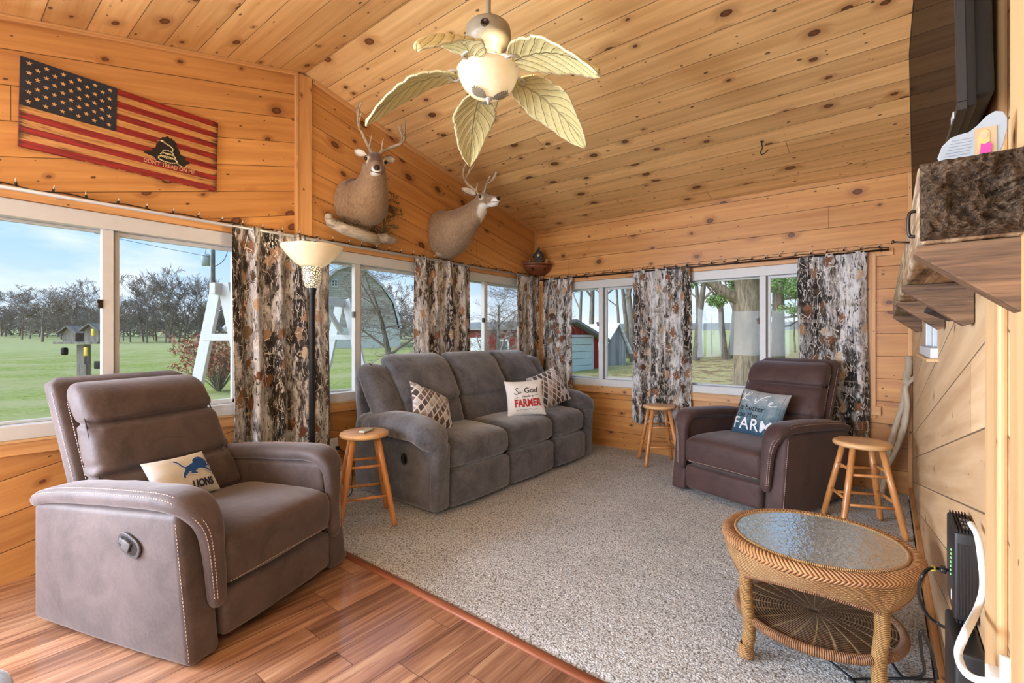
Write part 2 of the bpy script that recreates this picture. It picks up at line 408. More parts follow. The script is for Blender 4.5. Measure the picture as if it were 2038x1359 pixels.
def suede(name, lo, hi, sheen=.35):
    t = T(name); c = t.coord('Object')
    n = t.noise(c, 7, 4, .6, .8); n2 = t.noise(c, 130, 2); n3 = t.noise(c, 1.8, 2)
    f = t.math('ADD', t.math('MULTIPLY', n, .6), t.math('ADD', t.math('MULTIPLY', n2, .2), t.math('MULTIPLY', n3, .25)))
    col = t.mix(t.rng(f, .32, .72), lo, hi)
    wr = t.noise(c, 16, 3, .55, 1.2)
    return t.done(col, .62, nrm=t.bump(t.math('ADD', t.math('MULTIPLY', wr, .8), t.math('MULTIPLY', n2, .12)), .16, .014), sheen=sheen, sheen_tint=(1, .9, .88), spec=.35)
m_suede = suede('brown_suede', srgb(60, 50, 49), srgb(100, 86, 84))
m_leather = suede('dark_brown_leather', srgb(62, 44, 42), srgb(88, 66, 63), .2)
m_stitch = plain('pale_thread', srgb(214, 190, 176), .7)
m_piping = plain('dark_piping', srgb(44, 34, 33), .7)
def chenille():
    t = T('grey_chenille'); c = t.coord('Object')
    n = t.noise(c, 5, 3, .6, .5); n2 = t.noise(c, 210, 2, .7); n3 = t.noise(c, 45, 3, .65)
    f = t.math('ADD', t.math('MULTIPLY', n, .55), t.math('ADD', t.math('MULTIPLY', n2, .32), t.math('MULTIPLY', n3, .2)))
    col = t.mix(t.rng(f, .36, .72), srgb(54, 55, 60), srgb(122, 123, 130))
    wr = t.noise(t.map(c, (1, 1, 1)), 9, 3, .55, 1.0)
    return t.done(col, .9, nrm=t.bump(t.math('ADD', t.math('MULTIPLY', wr, 1.0), t.math('MULTIPLY', n2, .16)), .34, .016), sheen=.6, spec=.2)
m_chenille = chenille()

def camo():
    t = T('camouflage_cloth'); uv = t.coord('UV'); u, v, _ = t.sep(uv)
    ws = t.noise(t.comb(t.math('MULTIPLY', u, 3), t.math('MULTIPLY', v, 3), 0), 2.0, 3)
    tr = t.noise(t.comb(t.math('ADD', t.math('MULTIPLY', u, 7.5), t.math('MULTIPLY', ws, 1.6)), t.math('MULTIPLY', v, .9), 1.7), 1, 2)
    base = t.ramp(tr, [(.30, srgb(34, 30, 28)), (.39, srgb(82, 73, 66)), (.44, srgb(160, 156, 153)), (.50, srgb(220, 221, 222)), (.56, srgb(138, 136, 135)), (.62, srgb(66, 60, 56)), (.72, srgb(32, 29, 28))])
    bk = t.noise(t.comb(t.math('MULTIPLY', u, 46), t.math('MULTIPLY', v, 9), 4), 1, 5, .68, 1.6)
    base = t.mix(t.rng(bk, .55, .60), base, srgb(38, 34, 32))
    base = t.mix(t.rng(bk, .44, .40), base, srgb(222, 219, 214))
    # horizontal fallen limbs
    lim = t.noise(t.comb(t.math('MULTIPLY', u, 2.2), t.math('MULTIPLY', v, 13), 8), 1, 3, .5, .6)
    base = t.mix(t.math('MULTIPLY', t.rng(lim, .60, .66), .75), base, t.ramp(bk, [(.35, srgb(232, 228, 220)), (.6, srgb(84, 74, 66))]))
    # leaves
    lw = t.noise(uv, 17, 4, .7, out='Color')
    luv = t.node('ShaderNodeVectorMath', {0: uv, 1: t.node('ShaderNodeVectorMath', {0: lw, 3: .13}, operation='SCALE').outputs[0]}, operation='ADD').outputs[0]
    vn = t.node('ShaderNodeTexVoronoi', {'Vector': t.map(luv, (1, .75, 1), rot=(0, 0, .5)), 'Scale': 11}, voronoi_dimensions='2D')
    lc = t.node('ShaderNodeSeparateColor', {0: vn.outputs['Color']}).outputs
    lm = t.math('MULTIPLY', t.rng(vn.outputs['Distance'], .40, .34), t.rng(lc[0], .70, .72))
    lcol = t.ramp(lc[1], [(.0, srgb(110, 74, 54)), (.35, srgb(150, 108, 80)), (.5, srgb(212, 192, 166)), (.7, srgb(176, 140, 108)), (.85, srgb(74, 68, 58)), (1, srgb(98, 68, 52))])
    lcol = t.mix(t.rng(t.vor(luv, 60, 'DISTANCE_TO_EDGE'), .0, .05), tuple(c * .4 for c in srgb(122, 92, 60)), lcol)
    base = t.mix(lm, base, lcol)
    # twigs
    for sc, rt, th in ((7, .3, .012), (12, -.5, .014)):
        e = t.vor(t.map(t.node('ShaderNodeVectorMath', {0: uv, 1: t.node('ShaderNodeVectorMath', {0: t.noise(uv, 9, 2, out='Color'), 3: .07}, operation='SCALE').outputs[0]}, operation='ADD').outputs[0], (1.3, .55, 1), rot=(0, 0, rt)), sc, 'DISTANCE_TO_EDGE', dim='2D')
        tm = t.math('MULTIPLY', t.rng(e, th * 1.4, th), t.rng(t.noise(uv, 5 + sc, 1), .47, .53))
        base = t.mix(tm, base, srgb(220, 214, 204))
    wv = t.noise(t.map(uv, (500, 500, 1)), 1, 1)
    return t.done(base, .8, nrm=t.bump(wv, .08, .002), spec=.25, sheen=.1)
m_camo = camo()

m_vinyl = plain('white_vinyl', srgb(206, 208, 208), .4, nz=.03)
m_vinyl_line = plain('grey_seal', srgb(120, 122, 126), .6)
def glass():
    t = T('window_glass'); fr = t.node('ShaderNodeFresnel', {'IOR': 1.35}).outputs[0]
    a = t.node('ShaderNodeBsdfTransparent', {0: (.985, .99, .99, 1)}); b = t.node('ShaderNodeBsdfGlossy', {'Roughness': .02})
    m = t.node('ShaderNodeMixShader', {0: t.math('MULTIPLY', fr, .22)}); t.t.links.new(a.outputs[0], m.inputs[1]); t.t.links.new(b.outputs[0], m.inputs[2])
    o = t.node('ShaderNodeOutputMaterial'); t.t.links.new(m.outputs[0], o.inputs[0]); return t.m
m_glass = glass()
m_steel = plain('brushed_steel', srgb(206, 210, 216), .36, .45, nz=.05)
m_bronze = plain('dark_bronze', srgb(60, 50, 44), .4, .7)
m_black = plain('black_plastic', srgb(26, 27, 29), .42, nz=.1)
m_black_matte = plain('matte_black', srgb(18, 18, 19), .7, nz=.1)
m_white = plain('white_plastic', srgb(232, 232, 230), .45, nz=.02)
def wood(name, lo, hi, sc=1.0, rough=.4, ax='Z', coat=0):
    t = T(name); c = t.coord('Object')
    s = {'Z': (14, 14, 1.2), 'X': (1.2, 14, 14), 'Y': (14, 1.2, 14)}[ax]
    g = t.noise(t.map(c, tuple(k * sc for k in s)), 1.6, 4, .6, .7); g2 = t.noise(t.map(c, tuple(k * sc * 6 for k in s)), 1.5, 2)
    f = t.math('ADD', t.math('MULTIPLY', g, .8), t.math('MULTIPLY', g2, .2))
    return t.done(t.mix(t.rng(f, .3, .72), lo, hi), rough, nrm=t.bump(f, .1, .003), coat=coat, coat_rough=.25)
m_stool = wood('stool_wood', srgb(186, 120, 62), srgb(222, 160, 98), rough=.32, coat=.3)
m_stool_top = wood('stool_seat_wood', srgb(206, 150, 92), srgb(238, 198, 146), rough=.34, ax='X', coat=.3)
# ------------------------------------------------------------------ the room
XA, YB, XC, YD = -3.584, 4.979, .169, -3.76       # left, back, right, front wall planes
RY, RZ, SR, SL = 1.86, 3.35, .221, .249           # ridge and the two roof pitches
def ceil(y): return RZ - SR * (y - RY) if y >= RY else RZ - SL * (RY - y)
def chev(y, z): return z + (SR * (y - RY) if y >= RY else SL * (RY - y))
WIN_A = [(-3.42, -1.90), (-1.75, -.23), (-.08, 1.44), (1.593, 3.113), (3.265, 4.785)]; ZA = (.74, 2.005)
WIN_B = [(-3.39, -1.87), (-1.673, -.153)]; ZB = (.71, 1.955)
WIN_D = [(-3.35, -1.90), (-1.68, -.23)]; ZD = (.8, 2.0)
WIN_C = [(2.62, 3.42)]; ZC = (1.19, 1.62)
TH = .13
def gable_wall(name, x, sgn, wins, zw, mat, y0=YD, y1=YB, cy=RY):
    mb = MB(); ys = sorted(set([y0, y1, RY, cy] + [k for w in wins for k in w]))
    for a, b in zip(ys, ys[1:]):
        op = any(w[0] <= a + 1e-6 and b <= w[1] + 1e-6 for w in wins)
        for zz in ([(0, zw[0]), (zw[1], None)] if op else [(0, None)]):
            za = zb = zz[1]
            if zz[1] is None: za, zb = ceil(a) + .02, ceil(b) + .02
            x2 = x + sgn * TH; z0 = zz[0]
            P = [(x, a, z0), (x, b, z0), (x, b, zb), (x, a, za), (x2, a, z0), (x2, b, z0), (x2, b, zb), (x2, a, za)]
            m = (a + b) / 2; ch = lambda y, z: z + (SR * (y - cy) if m >= cy else SL * (cy - y))
            uv = lambda k: (P[k][1], ch(P[k][1], P[k][2]))
            for f in [(0, 1, 2, 3), (4, 5, 6, 7), (0, 1, 5, 4), (3, 2, 6, 7), (0, 3, 7, 4), (1, 2, 6, 5)]:
                g = f if sgn < 0 else f[::-1]
                mb.add([P[k] for k in g], [(0, 1, 2, 3)], [[uv(k) for k in g]], False)
    return tag(mb.build(name, mat), kind='structure')
def flat_wall(name, y, sgn, wins, zw, mat, z1):
    mb = MB(); xs = sorted(set([XA - TH, XC + TH] + [k for w in wins for k in w]))
    for a, b in zip(xs, xs[1:]):
        op = any(w[0] <= a + 1e-6 and b <= w[1] + 1e-6 for w in wins)
        for z0, zz in ([(0, zw[0]), (zw[1], z1)] if op else [(0, z1)]):
            y2 = y + sgn * TH
            P = [(a, y, z0), (b, y, z0), (b, y, zz), (a, y, zz), (a, y2, z0), (b, y2, z0), (b, y2, zz), (a, y2, zz)]
            uv = lambda k: (P[k][0] + 40, P[k][2])
            for f in [(0, 1, 2, 3), (4, 5, 6, 7), (0, 1, 5, 4), (3, 2, 6, 7), (0, 3, 7, 4), (1, 2, 6, 5)]:
                mb.add([P[k] for k in f], [(0, 1, 2, 3)], [[uv(k) for k in f]], False)
    return tag(mb.build(name, mat), kind='structure')
gable_wall('wall_left', XA, -1, WIN_A, ZA, m_pine)
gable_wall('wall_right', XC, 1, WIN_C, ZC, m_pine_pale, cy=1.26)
flat_wall('wall_back', YB, 1, WIN_B, ZB, m_pine, ceil(YB) + .02)
flat_wall('wall_front', YD, -1, WIN_D, ZD, m_pine, ceil(YD) + .02)
mb = MB()
for y0, y1 in ((RY, YB + TH), (RY, YD - TH)):
    for dz in (0, .1):
        P = [(XA - TH, y0, RZ + dz), (XC + TH, y0, RZ + dz), (XC + TH, y1, ceil(y1) + dz), (XA - TH, y1, ceil(y1) + dz)]
        mb.poly(P, lambda p: (p.x + 80, (abs(p.y - RY) * 1.025 + (20 if p.y < RY else 0) if abs(p.y - RY) > 1e-6 else (20 if y1 < RY else 0))))
tag(mb.build('ceiling', m_pine_ceiling), kind='structure')
mb = MB(); mb.poly([(XA - .1, YD - .1, 0), (XC + .1, YD - .1, 0), (XC + .1, 1.56, 0), (XA - .1, 1.56, 0)], lambda p: (p.y, p.x))
mb.poly([(XA - .1, 1.56, -.03), (XC + .1, 1.56, -.03), (XC + .1, YB + .1, -.03), (XA - .1, YB + .1, -.03)], lambda p: (p.y, p.x))
tag(mb.build('floor', m_laminate), kind='structure')

# carpet : dense pile surface, edge rounded down to the strip
def carpet_mesh():
    mb = MB(); nx, ny = 250, 230
    x0, x1, y0, y1 = XA, XC - .03, 1.575, YB
    def fn(a, b):
        x = x0 + (x1 - x0) * a; y = y0 + (y1 - y0) * b
        p = Vector((x * 34, y * 34, 0)); z = .0065 + .0045 * mnoise.noise(p) + .0015 * mnoise.noise(p * .22)
        e = min((y - y0) / .03, 1); z = z * e + (1 - e) * .001
        return (x, y, max(z, .001))
    mb.grid(fn, nx, ny)
    return mb
tag(carpet_mesh().build('carpet', m_carpet), 'light beige shag carpet covering the far part of the floor', 'carpet')
m_strip = wood('reddish_strip_wood', srgb(120, 66, 44), srgb(172, 108, 78), ax='X', rough=.4)
mb = MB(); mb.tube([(XA, 1.545, .002), (XC - .02, 1.545, .002)], .024, 10, flat=.5)
tag(mb.build('trim_1', m_strip), kind='structure')
# base boards and mouldings
def trimboard(name, boxes, mat=None, bevel=.003):
    mb = MB()
    for c, d in boxes: mb.box(c, d)
    return tag(mb.build(name, mat or m_trim, bevel=bevel), kind='structure')
trimboard('baseboard_right', [((XC - .012, 3.26, .035), (.024, 3.40, .07))])
# rafters' edge mouldings following the two pitches on the left wall
def slope_bar(mb, x, y0, y1, dz, h, th, sgn=1):
    P = []
    for xx in (x, x + sgn * th):
        for y in (y0, y1):
            for z in (0, -h): P.append((xx, y, ceil(y) + dz + z))
    mb.add(P, [(0, 1, 3, 2), (4, 6, 7, 5), (0, 2, 6, 4), (1, 5, 7, 3), (0, 4, 5, 1), (2, 3, 7, 6)], [[(0, 0), (0, .05), (3, .05), (3, 0)]] * 6, False)
mb = MB(); slope_bar(mb, XA, 1.93, YB, .0, .03, .028); slope_bar(mb, XA, YD, 1.80, 0, .03, .028)
tag(mb.build('trim_2', m_trim, bevel=.004), kind='structure')
mb = MB(); mb.box((XA + .011, 1.862, 2.70), (.022, .115, 1.27)); mb.box((XA + .013, 1.797, 2.70), (.034, .02, 1.27))
tag(mb.build('trim_3', m_trim, bevel=.003), kind='structure')
# corner posts of the left / back wall
trimboard('trim_4', [((XA + .045, YB - .012, 1.05), (.09, .024, 2.10)), ((XA + .012, YB - .06, 1.05), (.024, .07, 2.10))])
trimboard('trim_5', [((XA + .012, YB - .012, 2.38), (.024, .024, .58))])
# head and apron boards, side casings
trimboard('trim_6', [((XA + .009, .65, 2.035), (.018, 8.6, .055)), ((XA + .012, .65, .697), (.024, 8.6, .075))])
trimboard('trim_7', [((-1.75, YB - .009, 1.985), (3.5, .018, .055)), ((-1.72, YB - .012, .665), (3.38, .024, .075))])
trimboard('trim_8', [((-.115, YB - .011, 1.29), (.10, .022, 1.38)), ((-.04, YB - .008, 1.985), (.18, .016, .055))])
trimboard('trim_9', [((XC - .015, YB - .015, 1.3), (.03, .03, 2.6))])
# upright boards of the opening beside the camera
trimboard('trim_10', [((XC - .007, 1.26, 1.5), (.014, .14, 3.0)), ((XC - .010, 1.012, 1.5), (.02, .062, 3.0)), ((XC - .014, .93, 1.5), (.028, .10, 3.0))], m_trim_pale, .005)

# ------------------------------------------------------------------ windows
wn_i = [0]
def window(o, rz, w, z0, z1, mull=True, latch=True, fr=(.055, .09, .075)):
    wn_i[0] += 1
    r = bpy.data.objects.new('window_%d' % wn_i[0], None); COL.objects.link(r); r.location = o; r.rotation_euler = (0, 0, rz); r['kind'] = 'structure'
    sd, hd, sl = fr; h = w / 2; D = .10
    f = MB()
    f.box((-h + sd / 2, D / 2, (z0 + z1) / 2), (sd, D, z1 - z0)); f.box((h - sd / 2, D / 2, (z0 + z1) / 2), (sd, D, z1 - z0))
    f.box((0, D / 2 - .004, z1 - hd / 2), (w, D + .008, hd)); f.box((0, D / 2 - .012, z0 + sl / 2), (w, D + .024, sl))
    f.box((0, D / 2 + .03, z1 - hd - .008), (w - 2 * sd, .03, .016)); f.box((0, D / 2 + .03, z0 + sl + .008), (w - 2 * sd, .03, .016))
    f.build('window_frame', m_vinyl, r, bevel=.004)
    zt, zb = z1 - hd, z0 + sl
    if mull:
        part('mullion', m_vinyl, r, lambda m: m.box((-.005, .030, (zt + zb) / 2), (.055, .05, zt - zb)), bevel=.003)
        part('sash_seal', m_vinyl_line, r, lambda m: m.box((.026, .045, (zt + zb) / 2), (.006, .045, zt - zb)))
        s = MB(); s.box((.042, .06, (zt + zb) / 2), (.028, .035, zt - zb)); s.box((h / 2, .06, zt - .014), (h - sd, .03, .026)); s.box((h / 2, .06, zb + .016), (h - sd, .03, .03)); s.box((h - sd - .012, .06, (zt + zb) / 2), (.024, .03, zt - zb))
        s.build('sash', m_vinyl, r, bevel=.003)
    for k in ((-1, 1) if mull else (1,)):
        a = (-h + sd, 0) if k < 0 else ((0 if mull else -h + sd), h - sd)
        part('pane', m_glass, r, lambda m: m.box(((a[0] + a[1]) / 2, .045 if k < 0 else .06, (zt + zb) / 2), (a[1] - a[0], .005, zt - zb)))
    if latch and mull: part('latch', m_bronze if wn_i[0] % 2 else m_vinyl_line, r, lambda m: (m.box((-.04, .012, (zt + zb) / 2 + .11), (.022, .03, .05)), m.box((-.05, 0, (zt + zb) / 2 + .125), (.012, .02, .02))), bevel=.002)
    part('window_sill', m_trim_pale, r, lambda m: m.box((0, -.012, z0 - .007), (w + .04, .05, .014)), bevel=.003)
    return r
for a, b in WIN_A: window((XA, (a + b) / 2, 0), PI / 2, b - a, *ZA)
for a, b in WIN_B: window(((a + b) / 2, YB, 0), 0, b - a, *ZB)
for a, b in WIN_D: window(((a + b) / 2, YD, 0), PI, b - a, *ZD)
for a, b in WIN_C: window((XC, (a + b) / 2, 0), -PI / 2, b - a, *ZC, latch=False, fr=(.045, .045, .045))

# ------------------------------------------------------------------ curtains and rods
def curtain_mesh(w, z0, z1, folds, amp, seed, gather=(0, 1)):
    rnd = random.Random(seed); ph = [rnd.uniform(0, 6.28) for _ in range(6)]; mb = MB(); n = max(56, int(w * 130)); m = 34
    def fn(a, b):
        z = z0 + (z1 - z0) * b; x = -w / 2 + w * a
        fl = .35 + .65 * min(1, (1 - b) * 3)
        g = math.sin(2 * PI * folds * a + ph[0] + .35 * math.sin(3 * b + ph[3])) * .6 + .3 * math.sin(2 * PI * folds * 1.73 * a + ph[1] + .5 * b) + .25 * math.sin(2 * PI * folds * .61 * a + ph[2])
        y = -amp * g * fl
        if b > .955: y += .005 * math.sin(2 * PI * folds * 4.3 * a)
        x += .012 * math.sin(2 * PI * folds * a * 1.1 + ph[4]) * (1 - b) + .008 * math.sin(5 * b + ph[5])
        return (x, y, z)
    L = [0]
    for i in range(n):
        p, q = fn(i / n, .3), fn((i + 1) / n, .3); L.append(L[-1] + math.hypot(q[0] - p[0], q[1] - p[1]))
    off = rnd.random() * 9
    mb.grid(fn, n, m, uvf=lambda a, b: (L[int(round(a * n))] * 1.0 + off, z0 + (z1 - z0) * b))
    return mb
def curtain(o, rz, w, z0, z1, label, folds, seed, amp=.035):
    amp *= 1.3
    c = curtain_mesh(w, z0, z1, folds, amp, seed).build('curtain', m_camo, None, solid=.004)
    c.location = o; c.rotation_euler = (0, 0, rz); tag(c, label, 'curtain', 'camouflage curtains'); return c
CA = XA + .075
curtain((CA, 1.685, 0), PI / 2, .73, .30, 2.062, 'camouflage curtain behind the floor lamp', 4.6, 3, .038)
curtain((CA, 3.30, 0), PI / 2, .74, .34, 2.062, 'camouflage curtain on the left wall directly behind the sofa', 4.2, 5, .026)
curtain((CA, 4.715, 0), PI / 2, .47, .34, 2.058, 'camouflage curtain on the left wall beside the corner post', 2.9, 8, .022)
CB = YB - .07
curtain((-3.20, CB, 0), 0, .44, .34, 2.02, 'camouflage curtain right of the corner post, left edge of the back wall', 2.9, 12, .03)
curtain((-1.885, CB, 0), 0, .63, .335, 2.015, 'camouflage curtain between the two back windows, behind a stool', 4.2, 17, .036)
curtain((-.366, CB, 0), 0, .50, .40, 2.005, 'camouflage curtain at the right end of the back wall, behind a recliner', 2.6, 22, .026)
def rod(name, p0, p1, label, axis):
    t = thing(name, label, 'curtain rod', p0)
    d = Vector(p1) - Vector(p0)
    part('pole', m_steel if axis == 'A' else m_bronze, t, lambda m: m.tube([(0, 0, 0), d], .0105 if axis == 'A' else .008, 12))
    for k in (.02, .335, .665, .985):
        q = d * k
        if axis == 'A': part('bracket', m_steel, t, lambda m: (m.box((q.x - .032, q.y, q.z), (.066, .012, .014)), m.box((q.x - .062, q.y, q.z), (.006, .02, .05))))
        else: part('bracket', m_bronze, t, lambda m: (m.box((q.x, q.y + .032, q.z), (.012, .066, .014)), m.box((q.x, q.y + .062, q.z), (.02, .006, .05))))
rod('curtain_rod', (CA, -1.8, 2.045), (CA, 4.93, 2.045), 'long silver curtain rod over the left wall windows', 'A')
rod('curtain_rod', (-3.46, CB, 2.006), (.02, CB, 1.996), 'thin dark curtain rod over the back wall windows', 'B')
m_cord = plain('dark_green_cord', srgb(34, 32, 26), .6); m_bulbglass = plain('clear_bulb', srgb(206, 198, 184), .2)
def string_lights(label, p0, p1, n, seed, inward):
    t = thing('string_lights', label, 'string lights'); rnd = random.Random(seed); p0, p1 = Vector(p0), Vector(p1); pts = []
    for i in range(n * 4 + 1):
        q = p0.lerp(p1, i / (n * 4)); q.z -= .006 * (1 - math.cos(i / 4 * 2 * PI / 2.0)) + rnd.uniform(-.002, .002); pts.append(q)
    part('cord', m_cord, t, lambda m: m.tube(pts, .0035, 6))
    for i in range(n):
        q = pts[i * 4 + 2]; a = Vector(inward) * .012 + Vector((rnd.uniform(-.009, .009), rnd.uniform(-.009, .009), .030))
        m = MB(); m.tube([q, q + a * .55], .0058, 6); m.tube([q + a * .5, q + a * .9, q + a * 1.15], [.0042, .0036, .001], 6, mi=1)
        m.build('bulb', [m_cord, m_bulbglass], t)
    return t
string_lights('dark string of small fairy lights along the top of the left wall windows', (XA + .022, -.6, 2.078), (XA + .022, 4.93, 2.078), 40, 1, (1, 0, 0))
string_lights('dark string of small fairy lights along the top of the back wall windows', (-3.50, YB - .022, 2.035), (.02, YB - .022, 2.03), 29, 2, (0, -1, 0))
# ------------------------------------------------------------------ outdoors
def gz(x, y):
    r = math.hypot(x, y)
    z = -.45
    back = max(0, min(1, (y - 6) / 10)) * max(0, min(1, (x + 16) / 10))
    z -= .08 * back
    if r > 22: z += (r - 22) * (.019 if y < 0.9 * -x * 1.3 else .021)
    return z
def grass_mat():
    t = T('lawn_grass'); c = t.coord('Object'); x, y, z = t.sep(c)
    n = t.noise(c, .35, 4, .6); n2 = t.noise(c, 6, 4, .7); n3 = t.noise(c, 1.4, 3, .6)
    g = t.mix(t.rng(n2, .35, .68), srgb(114, 128, 54), srgb(164, 172, 98))
    g = t.mix(t.rng(n, .40, .62), g, srgb(164, 162, 110))
    # dead leaves and dry grass under the trees beyond the back wall
    dry = t.math('MULTIPLY', t.rng(y, 9, 15), t.rng(x, -14, -9))
    dg = t.mix(t.rng(n2, .35, .65), srgb(146, 120, 92), srgb(196, 182, 122)); dg = t.mix(t.rng(n3, .5, .62), dg, srgb(126, 88, 68))
    g = t.mix(t.math('MULTIPLY', dry, .85), g, dg)
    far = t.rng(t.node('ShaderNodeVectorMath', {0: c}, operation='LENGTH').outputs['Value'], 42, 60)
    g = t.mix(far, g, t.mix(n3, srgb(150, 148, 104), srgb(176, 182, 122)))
    return t.done(g, .95, nrm=t.bump(n2, .6, .05), spec=.1)
mb = MB(); rr = [4.2, 5, 6, 7, 8.5, 10, 12, 14, 17, 20, 24, 28, 34, 40, 50, 60, 75, 95, 120, 160, 220, 320]; na = 96
def gfn(a, b):
    r = rr[int(round(b * (len(rr) - 1)))] * (1 if b > 0 else .2); th = 2 * PI * a
    x, y = -1.7 + r * math.cos(th), 1.3 + r * math.sin(th)
    return (x, y, gz(x, y) + .05 * mnoise.noise(Vector((x * .2, y * .2, 0))) * min(1, r / 30))
mb.grid(gfn, na, len(rr) - 1, cu=True)
tag(mb.build('ground', grass_mat()), kind='structure')

m_bark = None
def bark(name, lo, hi, sc=1.0):
    t = T(name); c = t.coord('Object'); n = t.noise(t.map(c, (14 * sc, 14 * sc, 2.2 * sc)), 1.4, 4, .65, .8)
    return t.done(t.mix(t.rng(n, .32, .68), lo, hi), .9, nrm=t.bump(n, .8, .03), spec=.15)
m_bark = bark('grey_bark', srgb(84, 76, 66), srgb(148, 136, 120)); m_bark_pine = bark('pine_bark', srgb(92, 80, 66), srgb(158, 142, 120), .8)
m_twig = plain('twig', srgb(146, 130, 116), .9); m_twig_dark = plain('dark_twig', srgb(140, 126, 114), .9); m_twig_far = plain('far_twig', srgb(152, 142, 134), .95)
m_white_paint = plain('white_paint', srgb(200, 205, 208), .5, nz=.04)

def bare_tree(name, label, base, h, r0, seed, depth=4, spread=.6, mat=None, group=None, sides=5, lean=(0, 0), first=.3, nb=(3, 4), twig=None, droop=0, rmin=.003):
    rnd = random.Random(seed); root = thing(name, label, 'tree', base, 0, group)
    tr_, br = MB(), MB()
    def grow(p, d, L, r, lv):
        n = 4 if lv < 3 else 3; pts = [p]; q = p.copy(); dd = d.copy(); rad = [r]
        for i in range(n):
            dd = (dd + Vector((rnd.uniform(-1, 1), rnd.uniform(-1, 1), rnd.uniform(-.5, .7) - droop * lv * .3)) * (.10 + .05 * lv)).normalized()
            q = q + dd * (L / n); pts.append(q.copy()); rad.append(max(rmin, r * (1 - (.80 if lv == 0 else .62) * (i + 1) / n)))
        (tr_ if lv == 0 else br).tube(pts, rad, sides + 2 if lv == 0 else (sides if lv < 2 else 3), cap=False)
        if lv >= depth: return
        k = rnd.randint(*nb) + (2 if lv == 0 else 0)
        for j in range(k):
            f = (first + (1 - first) * (j + rnd.random() * .8) / k) if lv == 0 else .25 + .75 * (j + rnd.random() * .6) / k
            f = min(f, .99); i = min(int(f * n), n - 1); s = f * n - i
            pp = pts[i].lerp(pts[i + 1], s); rb = rad[i] * (1 - s) + rad[i + 1] * s
            a = dd.orthogonal().normalized(); a.rotate(Matrix.Rotation(rnd.uniform(0, 2 * PI), 3, dd)) if False else None
            ax = Vector((rnd.uniform(-1, 1), rnd.uniform(-1, 1), rnd.uniform(-.3, .5))).normalized()
            nd = (dd * (1 - spread) + ax * (spread * 1.15) + Vector((0, 0, .12 - droop))).normalized()
            grow(pp, nd, L * rnd.uniform(.48, .68), rb * rnd.uniform(.45, .62), lv + 1)
    grow(Vector((0, 0, -.25)), Vector((lean[0], lean[1], 1)).normalized(), h * .62, r0, 0)
    tr_.build('trunk', mat or m_bark, root); br.build('branches', twig or mat or m_twig, root)
    return root
def blob(mb, c, r, n, size, rnd, flat=1.0):
    for _ in range(n):
        d = Vector((rnd.gauss(0, 1), rnd.gauss(0, 1), rnd.gauss(0, 1))).normalized() * r * rnd.random() ** .5; d.z *= flat
        p = Vector(c) + d; a = Vector((rnd.uniform(-1, 1), rnd.uniform(-1, 1), rnd.uniform(-1, 1))).normalized(); b = a.orthogonal().normalized()
        s = size * rnd.uniform(.6, 1.3)
        mb.add([p - a * s - b * s * .35, p + a * s - b * s * .35, p + a * s + b * s * .35, p - a * s + b * s * .35], [(0, 1, 2, 3)], None, False)

# distant tree line beyond the field, left windows
TL_LABEL = 'bare tree in the dense tree line across the field seen through the left windows'
rnd = random.Random(11)
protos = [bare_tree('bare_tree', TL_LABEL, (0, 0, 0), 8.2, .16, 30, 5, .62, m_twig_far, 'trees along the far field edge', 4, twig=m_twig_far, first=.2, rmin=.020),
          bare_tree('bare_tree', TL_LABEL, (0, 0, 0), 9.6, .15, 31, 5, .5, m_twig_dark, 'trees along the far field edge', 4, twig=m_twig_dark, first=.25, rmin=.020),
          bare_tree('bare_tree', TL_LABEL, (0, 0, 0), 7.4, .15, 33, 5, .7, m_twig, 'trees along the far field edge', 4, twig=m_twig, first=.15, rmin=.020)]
used = [False] * 3
def plant(k, u, d, sc, rz, label=None):
    p = at(u, d); z = gz(p.x, p.y); o = protos[k] if not used[k] else copy_tree(protos[k]); used[k] = True
    o.location = (p.x, p.y, z); o.scale = (sc, sc, sc); o.rotation_euler = (0, 0, rz)
    o['label'] = label or TL_LABEL
    return o
for i in range(54):
    u = -30 + i * 15.5 + rnd.uniform(-6, 6); big = 1.0 if u < 205 else 1.08
    if u < 205: plant(i % 3, u, rnd.uniform(66, 84), big * rnd.uniform(.78, 1.0), rnd.uniform(0, 6.3))
    else: plant(i % 3, u, rnd.uniform(54, 70), big * rnd.uniform(.55, .80), rnd.uniform(0, 6.3))
plant(2, 84, 58, 1.08, 1.0, 'lone bare tree standing in front of the tree line, in the leftmost pane')
for k, (u, d, s) in enumerate([(286, 62, .92), (312, 64, .98), (338, 60, 1.02), (366, 63, .98), (396, 61, .92)]):
    plant(1, u, d, s, k * 1.3)
hb = MB(); rnd = random.Random(5)
for i in range(120):
    u = -200 + i * 9; d = rnd.uniform(86, 96); p = at(u, d); z = gz(p.x, p.y)
    blob(hb, (p.x, p.y, z + 2.6), 3.0, 90, .32, rnd, 1.0)
tag(hb.build('undergrowth', m_twig_far), 'grey brushwood filling the far tree line', 'undergrowth', kind='stuff')

